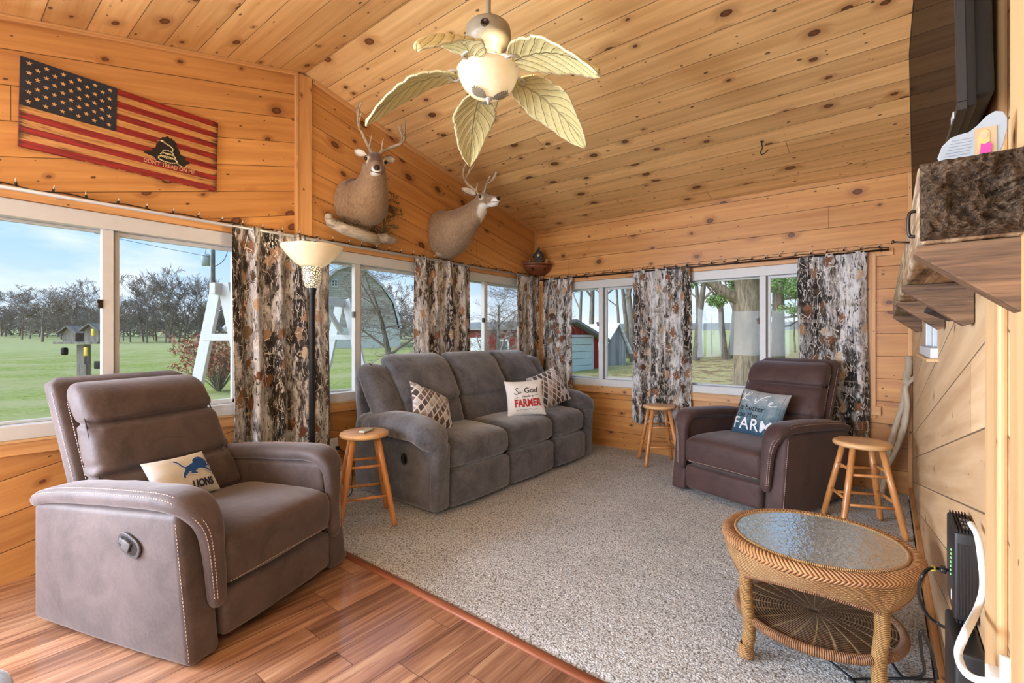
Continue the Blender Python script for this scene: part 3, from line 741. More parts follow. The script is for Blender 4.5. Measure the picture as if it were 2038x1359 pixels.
# bird feeder post
m_grey_wood = wood('weathered_grey_wood', srgb(96, 92, 86), srgb(158, 152, 142), rough=.85)
fp = at(167, 5.5); fz = gz(fp.x, fp.y)
t = thing('bird_feeder', 'weathered bird feeder post with two little roofed houses on a tray', 'bird feeder', (fp.x, fp.y, fz), math.radians(38))
zt = 1.215 - fz
part('post', m_grey_wood, t, lambda m: (m.box((0, 0, zt / 2 - .1), (.09, .09, zt + .16)), m.box((.035, -.03, zt - .5), (.1, .07, .5))), bevel=.004)
part('tray', m_grey_wood, t, lambda m: m.box((.02, 0, zt), (.52, .26, .025)), bevel=.003)
for x, w, h, rz in ((-.10, .15, .10, 0), (.16, .17, .13, 0)):
    b = part('bird_house', m_grey_wood, t, lambda m: m.prism([(x - w / 2, zt + .012), (x + w / 2, zt + .012), (x + w / 2, zt + .012 + h), (x, zt + .012 + h + .07), (x - w / 2, zt + .012 + h)], .16, TR((0, -.08, 0)), axis='Y'))
    part('house_roof', m_grey_wood, b, lambda m: [m.box((0, 0, 0), (.15, .24, .012), TR((x + k * .055, 0, zt + h + .052), (0, k * .62, 0))) for k in (-1, 1)])
part('suet_basket', m_black_matte, t, lambda m: m.rcube((-.23, .0, zt - .10), (.028, .03, .045), .02, 5))
part('suet_basket', m_black_matte, t, lambda m: m.rcube((.2, -.02, zt - .26), (.05, .02, .045), .01, 4))
m_yellow = plain('yellow_plastic', srgb(226, 206, 64), .5)
part('yellow_ornament', m_yellow, t, lambda m: (m.rcube((.235, -.14, zt + .12), (.015, .01, .04), .008, 4), m.rcube((.16, -.15, zt - .10), (.02, .01, .05), .008, 4)))

# white A-frame swing
p1, p2 = at(440, 4.6), at(684, 6.5); sz = gz(p1.x, p1.y)
t = thing('garden_swing', 'white wooden A-frame garden swing outside the left windows', 'swing', (p1.x, p1.y, sz), math.atan2(p2.y - p1.y, p2.x - p1.x))
Ls = (p2 - p1).length; zt = 1.80 - sz
def beam(m, a, b, w, th, side):
    a, b, side = Vector(a), Vector(b), Vector(side).normalized(); d = (b - a).normalized(); o = d.cross(side).normalized()
    vs = [q + side * (i * th / 2) + o * (j * w / 2) for q in (a, b) for i, j in ((-1, -1), (1, -1), (1, 1), (-1, 1))]
    m.add(vs, [(0, 1, 2, 3), (7, 6, 5, 4), (0, 4, 5, 1), (1, 5, 6, 2), (2, 6, 7, 3), (3, 7, 4, 0)], None, False)
part('top_beam', m_white_paint, t, lambda m: m.box((Ls / 2, 0, zt - .05), (Ls + .2, .07, .11)), bevel=.004)
for x in (0, Ls):
    for s in (-1, 1):
        part('leg', m_white_paint, t, lambda m: beam(m, (x, s * .04, zt), (x, s * .62, 0), .13, .04, (1, 0, 0)), bevel=.004)
    part('cross_brace', m_white_paint, t, lambda m: (beam(m, (x, -.2, zt - .52), (x, .2, zt - .52), .07, .05, (1, 0, 0))), bevel=.003)
    part('diagonal_brace', m_white_paint, t, lambda m: (beam(m, (x + (.05 if x == 0 else -.05), .0, zt - .45), (x + (.45 if x == 0 else -.45), 0, zt - .05), .07, .035, (0, 1, 0))), bevel=.003)
sw = MB()
for i in range(15):
    x = Ls / 2 - .62 + i * .0886; hh = .50 + .10 * math.sin(PI * i / 14)
    sw.box((x, -.22 - .0, .52 + hh / 2), (.06, .018, hh))
sw.box((Ls / 2, -.20, .60), (1.3, .03, .06)); sw.box((Ls / 2, -.20, .93), (1.3, .03, .05))
sw.build('swing_back', m_white_paint, t, bevel=.003)
part('swing_seat', m_white_paint, t, lambda m: [m.box((Ls / 2, -.18 + k * .08, .50), (1.3, .07, .022)) for k in range(6)], bevel=.003)
for x in (Ls / 2 - .62, Ls / 2 + .62):
    part('arm', m_white_paint, t, lambda m: (m.box((x, .0, .74), (.07, .5, .025)), m.box((x, .2, .62), (.05, .05, .25))), bevel=.003)
    part('chain', m_steel, t, lambda m: m.tube([(x, .18, .75), (x, 0, zt - .1)], .008, 6))

# utility pole with transformer and wires
pp = at(424, 30); z0 = gz(pp.x, pp.y)
t = thing('utility_pole', 'wooden utility pole with a grey transformer drum', 'utility pole', (pp.x, pp.y, z0))
part('pole', m_bark, t, lambda m: m.tube([(0, 0, -.2), (0, 0, 9.6)], [.15, .11], 10))
zz = at(424, 30, 517).z - z0
part('transformer', plain('grey_drum', srgb(186, 192, 196), .5), t, lambda m: (m.lathe([(0, zz - .38), (.24, zz - .38), (.25, zz + .3), (.2, zz + .36), (0, zz + .38)], 14, M=TR((-.36, -.28, 0))), m.tube([(-.4, -.3, zz + .3), (-.4, -.3, zz + .72)], [.05, .03], 8)))
part('cable_loop', m_black_matte, t, lambda m: m.tube(spline([(.02, 0, zz - .5), (.5, .38, zz - .1), (.75, .55, zz + .5), (.7, .55, zz + 1.4), (.3, .2, zz + 1.45)], 6), .02, 5))
a = at(-120, 24, 372) - pp; a.z = at(-120, 24, 372).z - z0
part('power_line', m_black_matte, t, lambda m: m.tube(spline([(0, 0, zz + .15), Vector((0, 0, zz + .15)).lerp(a, .5) - Vector((0, 0, .35)), a], 10), .012, 4))
a2 = at(-160, 40, 330) - pp; a2.z = at(-160, 40, 330).z - z0
part('power_line', m_black_matte, t, lambda m: m.tube(spline([(0, 0, zz + 1.5), Vector((0, 0, zz + 1.5)).lerp(a2, .5) - Vector((0, 0, .4)), a2], 10), .012, 4))

# rust-leaved shrub behind the swing
def shrub(name, label, base, r, h, n, seed, leaf_mat, leaf, nl):
    rnd = random.Random(seed); t = thing(name, label, 'shrub', base); m = MB(); lf = MB()
    for i in range(n):
        a = rnd.uniform(0, 2 * PI); rr_ = r * rnd.uniform(.35, 1); top = Vector((math.cos(a) * rr_, math.sin(a) * rr_, h * rnd.uniform(.45, 1)))
        mid = Vector((top.x * .4, top.y * .4, top.z * .6)); pts = spline([(0, 0, 0), mid, top], 4); m.tube(pts, [.014 * (1 - .8 * k / (len(pts) - 1)) for k in range(len(pts))], 3, cap=False)
        for k in range(2):
            q = mid.lerp(top, rnd.random()); e = q + Vector((rnd.uniform(-1, 1), rnd.uniform(-1, 1), rnd.uniform(-.1, .7))) * r * .35
            m.tube([q, e], [.006, .002], 3, cap=False); blob(lf, e, r * .16, nl, leaf, rnd)
        blob(lf, top, r * .14, nl, leaf, rnd)
    m.build('stems', m_twig, t); lf.build('leaves', leaf_mat, t); return t
m_rust = plain('rust_leaves', srgb(168, 108, 86), .9, nz=.3, nsc=2)
bp = at(436, 15); shrub('shrub', 'shrub with rust brown leaves on the lawn behind the swing', (bp.x, bp.y, gz(bp.x, bp.y) - .05), 1.35, 1.75, 90, 4, m_rust, .045, 9)
bp = at(634, 16); bare_tree('sapling', 'small bare sapling on the lawn between the legs of the swing', (bp.x, bp.y, gz(bp.x, bp.y)), 1.6, .03, 8, 3, .6, m_twig, sides=4)

# grey gambrel barn
m_barn = None
def boards(name, lo, hi, w, vert=True):
    t = T(name); u, v, _ = t.sep(t.coord('UV')); q = u if vert else v; p = u if not vert else v
    k = t.math('DIVIDE', q, w); idx = t.math('FLOOR', k); fr = t.math('FRACT', k); r = t.white(idx)
    n = t.noise(t.comb(t.math('MULTIPLY', q, 9), t.math('MULTIPLY', p, .7), t.math('MULTIPLY', r, 30)), 1.2, 4, .65)
    c = t.mix(t.rng(t.math('ADD', t.math('MULTIPLY', n, .7), t.math('MULTIPLY', r, .3)), .25, .75), lo, hi)
    g = t.rng(t.math('MINIMUM', fr, t.math('SUBTRACT', 1, fr)), .0, .07, 1, 0)
    return t.done(t.mix(t.math('MULTIPLY', g, .7), c, tuple(x * .3 for x in lo)), .85, nrm=t.bump(t.math('SUBTRACT', 1, g), .4, .02), spec=.2)
m_barn = boards('grey_barn_boards', srgb(156, 150, 140), srgb(204, 198, 186), .22, False)
m_shed_wood = boards('weathered_shed_boards', srgb(120, 120, 120), srgb(176, 176, 174), .2)
m_red = boards('red_siding', srgb(132, 48, 46), srgb(176, 76, 70), .2); m_roof_grey = plain('grey_shingles', srgb(128, 128, 126), .8)
m_metal_roof = boards('pale_metal_roof', srgb(196, 200, 206), srgb(226, 230, 234), .3)
m_pale_door = plain('pale_green_door', srgb(196, 212, 208), .6); m_block = plain('white_block', srgb(206, 206, 200), .8); m_dark_glass = plain('dark_pane', srgb(58, 62, 70), .2)
bd = 50; bc = at(700, bd); bz = gz(bc.x, bc.y) - .3; ba = math.atan2(bc.y, bc.x) - PI / 2 + .12
t = thing('barn', 'tall grey wooden barn with a curved gambrel roof', 'barn', (bc.x, bc.y, bz), ba)
hp = at(700, bd, 527).z - bz; Wb = 4.9; z_e = at(700, bd, 652).z - bz
prof = [(-Wb, 0), (Wb, 0), (Wb, z_e), (Wb * .86, z_e + (hp - z_e) * .42), (Wb * .62, z_e + (hp - z_e) * .68), (Wb * .3, z_e + (hp - z_e) * .90), (0, hp), (-Wb * .3, z_e + (hp - z_e) * .90), (-Wb * .62, z_e + (hp - z_e) * .68), (-Wb * .86, z_e + (hp - z_e) * .42), (-Wb, z_e)]
part('wall', m_barn, t, lambda m: m.prism(prof, 16, axis='Y'))
part('foundation', m_block, t, lambda m: m.box((0, 7.9, 1.1), (Wb * 2.06, 16.3, 2.7)))
rf = MB(); rp = [(p[0] * 1.05, p[1] + .12) for p in prof[2:]]
for i in range(len(rp) - 1):
    a, b = rp[i], rp[i + 1]; rf.add([(a[0], -.35, a[1]), (b[0], -.35, b[1]), (b[0], 16.3, b[1]), (a[0], 16.3, a[1]), (a[0], -.35, a[1] - .2), (b[0], -.35, b[1] - .2), (b[0], 16.3, b[1] - .2), (a[0], 16.3, a[1] - .2)], [(0, 1, 2, 3), (4, 5, 6, 7), (0, 1, 5, 4), (2, 3, 7, 6)], None, False)
rf.build('roof', m_roof_grey, t)
tr_ = MB()
for i in range(len(rp) - 1):
    a, b = rp[i], rp[i + 1]; beam(tr_, (a[0], -.4, a[1] - .1), (b[0], -.4, b[1] - .1), .24, .1, (0, 1, 0))
tr_.build('verge_board', m_white_paint, t)
wx, wz = -1.72, at(667, bd, 565).z - bz
f = part('window', m_white_paint, t, lambda m: m.box((wx, -.04, wz), (.62, .12, .82)))
part('pane', m_dark_glass, f, lambda m: [m.box((wx + i * .13, -.10, wz + j * .17), (.17, .03, .24)) for i in (-1, 1) for j in (-1, 1)])

# red outbuilding with pale doors, grey shed with a metal roof
gc = at(1086, 22); gzz = gz(gc.x, gc.y) - .1
wl = at(905, 26.5); ang = math.atan2(wl.y - gc.y, wl.x - gc.x)
t = thing('garage', 'long red outbuilding with pale garage doors', 'building', (gc.x, gc.y, gzz), ang)
Lg = 9.5; hg = at(1086, 22, 650).z - gzz; Wg = 4.6
part('wall', m_red, t, lambda m: m.prism([(0, 0), (Lg, 0), (Lg, hg), (0, hg)], .12, TR((0, -.12, 0)), axis='Y'))
part('wall', m_red, t, lambda m: m.prism([(0, 0), (-Wg, 0), (-Wg, hg - .55), (-1.9, hg + .32), (0, hg)], Lg - .1, TR((.05, 0, 0)), axis='X'))
gr = MB()
for a, b in (((-1.9, hg + .40), (.3, hg + .02)), ((-1.9, hg + .40), (-Wg - .45, hg - .62))):
    gr.add([(-.45, a[0], a[1]), (Lg + .3, a[0], a[1]), (Lg + .3, b[0], b[1]), (-.45, b[0], b[1]), (-.45, a[0], a[1] - .14), (Lg + .3, a[0], a[1] - .14), (Lg + .3, b[0], b[1] - .14), (-.45, b[0], b[1] - .14)], [(0, 1, 2, 3), (4, 5, 6, 7), (0, 4, 7, 3), (3, 2, 6, 7), (1, 2, 6, 5)], None, False)
gr.build('roof', m_roof_grey, t)
part('garage_door', m_pale_door, t, lambda m: [m.box((.02, -2.45, .22 + .36 * k), (.06, 2.9, .345)) for k in range(5)], bevel=.01)
part('door_frame', m_white_paint, t, lambda m: (m.box((.02, -.95, .95), (.1, .12, 1.9)), m.box((.02, -3.95, .95), (.1, .12, 1.9)), m.box((.02, -2.45, 1.92), (.1, 3.1, .12))))
part('garage_door', m_white_paint, t, lambda m: [m.box((5.6, .03, .22 + .36 * k), (2.7, .06, .345)) for k in range(5)], bevel=.01)
f = part('window', m_white_paint, t, lambda m: m.box((2.75, .03, 1.35), (.85, .08, .8))); part('pane', m_dark_glass, f, lambda m: m.box((2.75, .08, 1.35), (.68, .03, .62)))
sc_ = at(1203, 27); szz = gz(sc_.x, sc_.y) - .1; sr_ = at(1244, 27.6)
t = thing('shed', 'weathered grey wooden shed with a pale metal roof', 'shed', (sc_.x, sc_.y, szz), math.atan2(sr_.y - sc_.y, sr_.x - sc_.x))
Ws = (sr_ - sc_).length * 1.03; he = at(1203, 27, 690).z - szz; hr = at(1233, 27, 645).z - szz
part('wall', m_shed_wood, t, lambda m: m.prism([(0, 0), (Ws, 0), (Ws, he), (Ws * .62, hr), (0, he)], 4.6, axis='Y'))
sr2 = MB()
for (x0, z0), (x1, z1) in (((-.15, he - .12), (Ws * .62, hr + .08)), ((Ws * .62, hr + .08), (Ws + .38, he - .35))):
    sr2.add([(x0, -.2, z0), (x1, -.2, z1), (x1, 5, z1), (x0, 5, z0), (x0, -.2, z0 - .08), (x1, -.2, z1 - .08), (x1, 5, z1 - .08), (x0, 5, z0 - .08)], [(0, 1, 2, 3), (4, 5, 6, 7), (0, 1, 5, 4), (1, 2, 6, 5), (0, 3, 7, 4)], [[(0, 0), (0, 2), (5, 2), (5, 0)]] + [None] * 4, False)
sr2.build('roof', m_metal_roof, t)

# spreading bare apple tree before the barn
bp = at(800, 12.5); bare_tree('apple_tree', 'spreading bare fruit tree in front of the barn', (bp.x, bp.y, gz(bp.x, bp.y)), 5.4, .13, 21, 5, .78, m_bark, None, 5, (-.2, -.1), .12, (4, 5), m_twig, .06, .0045)
bp = at(985, 13.5); bare_tree('apple_tree', 'bare fruit tree in front of the red outbuilding', (bp.x, bp.y, gz(bp.x, bp.y)), 4.8, .11, 26, 5, .78, m_bark, None, 5, (.1, 0), .15, (4, 4), m_twig, .04, .0045)
# bare woods behind the shed and the back windows
def tall_tree(label, u, d, w, h, seed, lean=0):
    p = at(u, d); return bare_tree('woodland_tree', label, (p.x, p.y, gz(p.x, p.y)), h, w, seed, 4, .55, m_bark, 'tall bare trees behind the back wall', 5, (lean, 0), .35, (2, 3), m_twig_dark)
for k, (u, d, w, h, lab) in enumerate([(1152, 36, .16, 17, 'thin tall bare tree just right of the red roof'), (1181, 34, .24, 18, 'tall bare tree behind the shed roof, left of the mullion'), (1206, 35, .24, 18, 'tall bare tree just right of the mullion, behind the shed'),
        (1236, 37, .15, 17, 'thin bare tree above the shed ridge'), (1247, 33, .2, 18, 'tall bare tree right of the shed ridge'), (1261, 30, .26, 18, 'thick bare tree at the edge of the curtain beside the shed'), (1385, 31, .26, 18, 'thick bare tree at the left edge of the big tree window'), (1394, 33, .2, 17, 'bare tree, second from the left edge of the big tree window'),
        (1417, 38, .05, 6, 'thin dead sapling in the field left of the big trunk'), (1444, 32, .24, 17, 'forked bare tree just left of the big trunk'), (1452, 33, .2, 15, 'leaning bare stem just left of the big trunk'), (1583, 40, .08, 11, 'thin bare tree seen in the right pane')]):
    tall_tree(lab, u, d, w, h, 40 + k, (.12 if k == 10 else 0))
# big pine trunk with its limb and metal band
m_needles = plain('pine_needles', srgb(122, 152, 84), .9, nz=.4, nsc=3); m_band = plain('galvanised_band', srgb(172, 176, 176), .55, .2, nz=.2, nsc=9)
pt = at(1487, 11.5); pz = gz(pt.x, pt.y)
t = thing('pine_tree', 'huge pine trunk with a heavy limb outside the back window', 'tree', (pt.x, pt.y, pz))
part('trunk', m_bark_pine, t, lambda m: m.tube([(0, 0, -.2), (0, 0, .35), (0, 0, 1.2), (.02, 0, 3.2), (.05, 0, 7)], [.42, .33, .305, .30, .22], 20))
lz = at(1463, 11.5, 597).z - pz
part('limb', m_bark_pine, t, lambda m: m.tube(spline([(0, 0, lz - .12), (-.55, -.35, lz + .28), (-.95, -.6, lz + .62), (-1.5, -.8, lz + .75)], 5), [.14] * 6 + [.10] * 5 + [.07] * 5, 9))
rnd = random.Random(3); nm = MB()
for q, r in (((-1.15, -.6, lz + .62), .42), ((-.9, -.3, lz + .75), .4), ((-.2, -.5, lz + .85), .35), ((.35, -.5, lz + .8), .4), ((-1.6, -.9, lz + .42), .45), ((-.62, -.3, lz + .0), .26), ((1.0, .3, lz + .55), .5), ((1.5, .6, lz + .3), .5), ((-.3, .2, lz + .55), .3)):
    blob(nm, q, r, 520, .035, rnd, .7)
nm.build('needles', m_needles, t)
p3 = at(1549, 26); t = thing('pine_tree', 'smaller pine with green boughs in the right pane of the back window', 'tree', (p3.x, p3.y, gz(p3.x, p3.y)))
part('trunk', m_bark, t, lambda m: m.tube([(0, 0, -.2), (0, 0, 9)], [.34, .25], 12))
nm = MB()
for i in range(36): blob(nm, (rnd.uniform(-2.4, 2.4), rnd.uniform(-1.5, 1.5), rnd.uniform(2.9, 6.4)), .7, 170, .075, rnd, .5)
nm.build('needles', m_needles, t)
bm_ = MB()
for i in range(9):
    a = rnd.uniform(0, 6.3); z = 2.2 + i * .5; bm_.tube([(0, 0, z), (math.cos(a) * 1.2, math.sin(a) * 1.2, z + .1), (math.cos(a) * 2.4, math.sin(a) * 2.4, z + .5)], [.07, .05, .02], 5)
bm_.build('boughs', m_bark, t)
tp = at(1459, 11.2); t = thing('tyre', 'old black tyre leaning at the foot of the big pine', 'tyre', (tp.x, tp.y, gz(tp.x, tp.y)), .55)
m_rubber = plain('black_rubber', srgb(44, 46, 48), .75)
part('casing', m_rubber, t, lambda m: m.grid(lambda a, b: ((.235 + .085 * math.cos(2 * PI * b) * 1.0) * math.cos(2 * PI * a), -.02 + .085 * math.sin(2 * PI * b) + .0, .30 + (.235 + .085 * math.cos(2 * PI * b)) * math.sin(2 * PI * a)), 40, 12, cu=True, cv=True))
# low hills closing the horizon
hm = MB(); m_hill = plain('far_woods', srgb(126, 130, 132), 1, nsc=.05)
def hf(a, b):
    th = a * 2 * PI; r = 300; return (-1.7 + r * math.cos(th), 1.3 + r * math.sin(th), b * (9.5 + 2.5 * mnoise.noise(Vector((math.cos(th) * 4, math.sin(th) * 4, 0)))))
hm.grid(hf, 160, 2, cu=True); tag(hm.build('hills', m_hill), kind='structure')
# ------------------------------------------------------------------ upholstery helpers
def sgnpow(v, e): return math.copysign(abs(v) ** e, v)
def loft(mb, rows, n=28, e=.6, axis='Z', disp=None, M=None, capn=4, cape=.5):
    """closed soft body: rows of (centre, half_a, half_b) stacked along an axis; ends domed"""
    R = []
    for idx, (c, a, b) in enumerate(rows): R.append((Vector(c), a, b))
    def ring(c, a, b):
        out = []
        for k in range(n):
            t = 2 * PI * k / n; ca, sb = sgnpow(math.cos(t), e) * a, sgnpow(math.sin(t), e) * b
            d = Vector((ca, sb, 0)) if axis == 'Z' else (Vector((0, ca, sb)) if axis == 'X' else Vector((sb, 0, ca)))
            p = c + d
            if disp:
                s = disp(p)
                if d.length > 1e-6: p = p + d.normalized() * s
            out.append(p)
        return out
    rings = [ring(*r) for r in R]; vs = [p for r in rings for p in r]; fs = []; m = len(rings)
    for i in range(m - 1):
        for k in range(n):
            q = (k + 1) % n; fs.append((i * n + k, i * n + q, (i + 1) * n + q, (i + 1) * n + k))
    b = len(vs); vs += [R[0][0], R[-1][0]]
    for k in range(n):
        q = (k + 1) % n; fs.append((b, q, k)); fs.append((b + 1, (m - 1) * n + k, (m - 1) * n + q))
    mb.add(vs, fs, None, True, 0, M); return mb
def dome(c0, c1, a, b, k=5, r=.06, nmid=8, fa=None, bend=None):
    """rows from c0 to c1 with rounded ends of radius r"""
    c0, c1 = Vector(c0), Vector(c1); L = (c1 - c0).length; rows = []; ts = []
    for i in range(k + 1): ts.append((r / L) * (1 - math.cos(i / k * PI / 2)))
    for i in range(1, nmid): ts.append(r / L + (1 - 2 * r / L) * i / nmid)
    ts += [1 - t for t in ts[:k + 1][::-1]]
    for t in ts:
        d = min(t, 1 - t) * L; f = 1.0
        if d < r: f = math.sqrt(max(0, 1 - ((r - d) / r) ** 2))
        A, B = (fa(t) if fa else (a, b))
        c = c0.lerp(c1, t)
        if bend: c = c + Vector(bend(t))
        rows.append((c, max(.0005, A - r * (1 - f)), max(.0005, B - r * (1 - f))))
    return rows
def nz(p, s, a): return a * mnoise.noise(Vector(p) * s)
def dashes(mb, pts, step=.012, r=.0016, duty=.6):
    P = [Vector(p) for p in pts]; L = 0; segs = [0]
    for i in range(1, len(P)): L += (P[i] - P[i - 1]).length; segs.append(L)
    def ev(s):
        for i in range(1, len(P)):
            if s <= segs[i]: return P[i - 1].lerp(P[i], (s - segs[i - 1]) / max(1e-9, segs[i] - segs[i - 1]))
        return P[-1]
    s = 0
    while s < L: mb.tube([ev(s), ev(min(L, s + step * duty))], r, 4, cap=False); s += step

# ------------------------------------------------------------------ recliner (x forward, y left, front plane at x = 0)
def make_recliner(name, label, loc, rz, mat, arm_mat=None):
    arm_mat = arm_mat or mat
    t = thing(name, label, 'recliner', loc, rz)
    hw = .47
    for s in (-1, 1):
        def wp(q):
            h = (q.z + .295) / .59
            x, y, z = q
            fx = (x + .475) / .95
            x -= .075 * h * fx; z -= .045 * (1 - fx) * h
            if h < .25: z += .03 * (1 - fx) ** 2 * (1 - h / .25) + .012 * max(0, fx - .7)
            y += .012 * math.sin(PI * h) * math.sin(PI * fx) * (1 if s * 1 > 0 else -1)
            return (x, y, z)
        part('side_panel', mat, t, lambda m: m.rcube((-.475, s * .4, .295), (.475, .068, .295), .03, 14, wp))
        # arm pad: along the top of the panel, then folding down the front inner edge
        path = [(-.985, .515, .395, .05, .028), (-.95, .553, .398, .078, .036), (-.80, .585, .40, .082, .040), (-.55, .607, .40, .084, .042), (-.30, .620, .40, .085, .042), (-.17, .622, .398, .084, .042), (-.095, .606, .392, .080, .041), (-.045, .562, .380, .066, .038), (-.025, .50, .366, .050, .034), (-.018, .42, .358, .042, .031), (-.010, .32, .354, .038, .029), (-.004, .23, .352, .034, .027), (-.002, .185, .352, .026, .02)]
        def arm(m):
            P = [Vector((p[0], 0, p[1])) for p in path]; n = 20; vs = []; fs = []; fine = []
            S = spline(P, 4); Q = spline([Vector((p[2], p[3], p[4])) for p in path], 4)
            for i, c in enumerate(S):
                a = S[max(0, i - 1)]; b = S[min(len(S) - 1, i + 1)]; tg = (b - a).normalized(); nr = Vector((-tg.z, 0, tg.x))
                if nr.z < 0 and i < 20: nr = -nr
                e = min(i, len(S) - 1 - i); f = 1 if e > 3 else math.sqrt(1 - ((3.4 - e) / 3.5) ** 2)
                for k in range(n):
                    an = 2 * PI * k / n; yy = sgnpow(math.cos(an), .7) * Q[i].y * f; zz = sgnpow(math.sin(an), .8) * Q[i].z * f
                    p = c + nr * zz; p = Vector((p.x, s * Q[i].x + yy, p.z)); p = p + nr * nz(p, 9, .004); vs.append(p)
            for i in range(len(S) - 1):
                for k in range(n): fs.append((i * n + k, i * n + (k + 1) % n, (i + 1) * n + (k + 1) % n, (i + 1) * n + k))
            fs.append(tuple(range(n))); fs.append(tuple(range((len(S) - 1) * n, len(S) * n)))
            m.add(vs, fs)
        ar = part('arm', arm_mat, t, arm)
        # two rows of pale stitches along the outer edge of the pad, one down the front edge of the panel
        S = spline([Vector((p[0], s * (p[2] + p[3] * .93), p[1] + p[4] * .52)) if i < 7 else Vector((p[0] + p[4] * .75, s * (p[2] + p[3] * .80), p[1])) for i, p in enumerate(path)], 3)[3:-3]
        S2 = spline([Vector((p[0], s * (p[2] + p[3] * .70), p[1] + p[4] * .84)) if i < 7 else Vector((p[0] + p[4] * .93, s * (p[2] + p[3] * .5), p[1])) for i, p in enumerate(path)], 3)[3:-3]
        part('stitching', m_stitch, ar, lambda m: dashes(m, S, .014, .0017)); part('stitching', m_stitch, ar, lambda m: dashes(m, S2, .014, .0017))
        part('stitching', m_stitch, t, lambda m: dashes(m, [(-.012 - .072 * h, s * .4645, .03 + .52 * h) for h in [i / 12 for i in range(13)]], .014, .0017))
    # base between the panels
    part('base', m_black_matte, t, lambda m: m.rcube((-.46, 0, .13), (.40, .32, .10), .02, 4))
    # seat: rear panel and thick front roll
    part('seat_cushion', mat, t, lambda m: loft(m, dome((-.30, -.333, .345), (-.30, .333, .345), .115, .30, 5, .06, 10, fa=lambda q: (.115 + .012 * math.sin(PI * q), .315)), 40, .42, 'Y', disp=lambda p: nz(p, 6, .006) - .012 * math.exp(-((p.x + .33) / .018) ** 2) * (1 if p.z > .4 else 0)))
    for zz, xx in ((.418, .002), (.262, .012)):
        sc = MB(); dashes(sc, [(xx - .004 * abs(y / .3) ** 4, y, zz + .006 * math.cos(y * 4)) for y in [-.30 + i * .05 for i in range(13)]], .013, .0017); sc.build('stitching', m_stitch, t)
    part('seat_seam', m_piping, t, lambda m: m.tube([(-.335 + .01 * math.cos(y * 5), y, .452 + .010 * math.cos(y * 4.5)) for y in [-.30 + i * .05 for i in range(13)]], .003, 5))
    part('footrest', mat, t, lambda m: m.rcube((-.055, 0, .132), (.055, .322, .095), .03, 10, lambda q: (q.x + .012 * math.cos(q.y * 4.5) * (1 if q.x > 0 else 0) + nz(q, 7, .004), q.y, q.z)))
    # back cushion with three puffed panels, leaning back
    def bk(tt):   # lean: front face centre line from seat to top
        return Vector((-.735 - .30 * tt ** 1.05, 0, .42 + .635 * tt))
    def rows():
        out = []; N = 64
        for i in range(N + 1):
            q = i / N; c = bk(q); g = math.exp(-((q - .70) / .018) ** 2) + .9 * math.exp(-((q - .33) / .020) ** 2)
            pf = .078 + .020 * abs(math.sin(PI * (q * 3.0 - .08))) ** .6; dp = pf - .034 * g
            hy = .352 - .035 * q - .008 * g; e = 1
            if q > .88: e = math.sqrt(max(0, 1 - ((q - .88) / .12) ** 2)); 
            if q < .05: e = math.sqrt(max(0, 1 - ((.05 - q) / .05) ** 2 * .8))
            dp *= max(e, .03); hy = hy - .05 * (1 - max(e, .0))
            out.append((c + Vector((.045 - .02 * (1 - e), 0, 0)), max(dp, .003), max(hy, .02)))
        return out
    def wr(p):
        q = (p.z - .42) / .635; w = 0
        for g in (.70, .33):
            dz = abs(q - g); w += math.exp(-(dz / .085) ** 2) * .010 * math.sin(p.y * 58 + 9 * mnoise.noise(Vector((p.y * 6, q * 5, g * 9))))
        return w + nz(p, 7, .007)
    bc = part('back_cushion', mat, t, lambda m: loft(m, rows(), 44, .5, 'Z', disp=wr))
    def line(q, dx=0):
        c = bk(q); return [(c.x + .045 + .052 + .001 * math.cos(y * 3) - abs(y / .34) ** 5 * .05, y, c.z + .018 * (1 - (y / .33) ** 2) * -1 + .008) for y in [-.30 + i * .04 for i in range(16)]]
    for s in (-1, 1):
        part('piping', m_piping, bc, lambda m: m.tube(spline([(bk(q).x + .078 - (.02 if q > .9 else 0), s * (.340 - .035 * q - (.03 if q > .93 else 0)), bk(q).z) for q in (.04, .2, .4, .6, .8, .93)], 4), .0035, 6))
        part('stitching', m_stitch, bc, lambda m: dashes(m, spline([(bk(q).x + .005, s * (.352 - .036 * q), bk(q).z) for q in (.06, .25, .45, .65, .86)], 4), .014, .0016))
    # hard outer shell of the back
    def shell(m):
        N = 22; out = []
        for i in range(N + 1):
            q = i / N; c = bk(q * 1.035) + Vector((-.085, 0, 0)); hy = .362 - .030 * q; e = 1
            if q > .93: e = math.sqrt(max(0, 1 - ((q - .93) / .07) ** 2))
            out.append((c, .050 * max(e, .05), hy - .045 * (1 - e)))
        loft(m, out, 36, .32, 'Z')
    sh = part('back_shell', mat, t, shell)
    for s in (-1, 1): part('stitching', m_stitch, sh, lambda m: dashes(m, spline([(bk(q * 1.035).x - .06, s * (.364 - .030 * q), bk(q * 1.035).z) for q in (.05, .3, .6, .9)], 5), .014, .0016))
    # recliner release set into the right-hand panel
    L = TR((-.315, -.477, .445), (PI / 2, 0, 0)) @ TR((0, 0, 0), (0, 0, -.42))
    def oval(m, a, b, h0, h1, n=28, M=L):
        pts = []
        for k in range(n):
            an = 2 * PI * k / n; pts.append((sgnpow(math.cos(an), .75) * a, sgnpow(math.sin(an), .75) * b))
        m.prism(pts, h1 - h0, M @ TR((0, 0, h0)))
    hb = part('release_bezel', plain('grey_bezel', srgb(72, 72, 74), .4), t, lambda m: oval(m, .066, .040, 0, .008), bevel=.003)
    part('release_recess', m_black, hb, lambda m: oval(m, .052, .029, .006, .009))
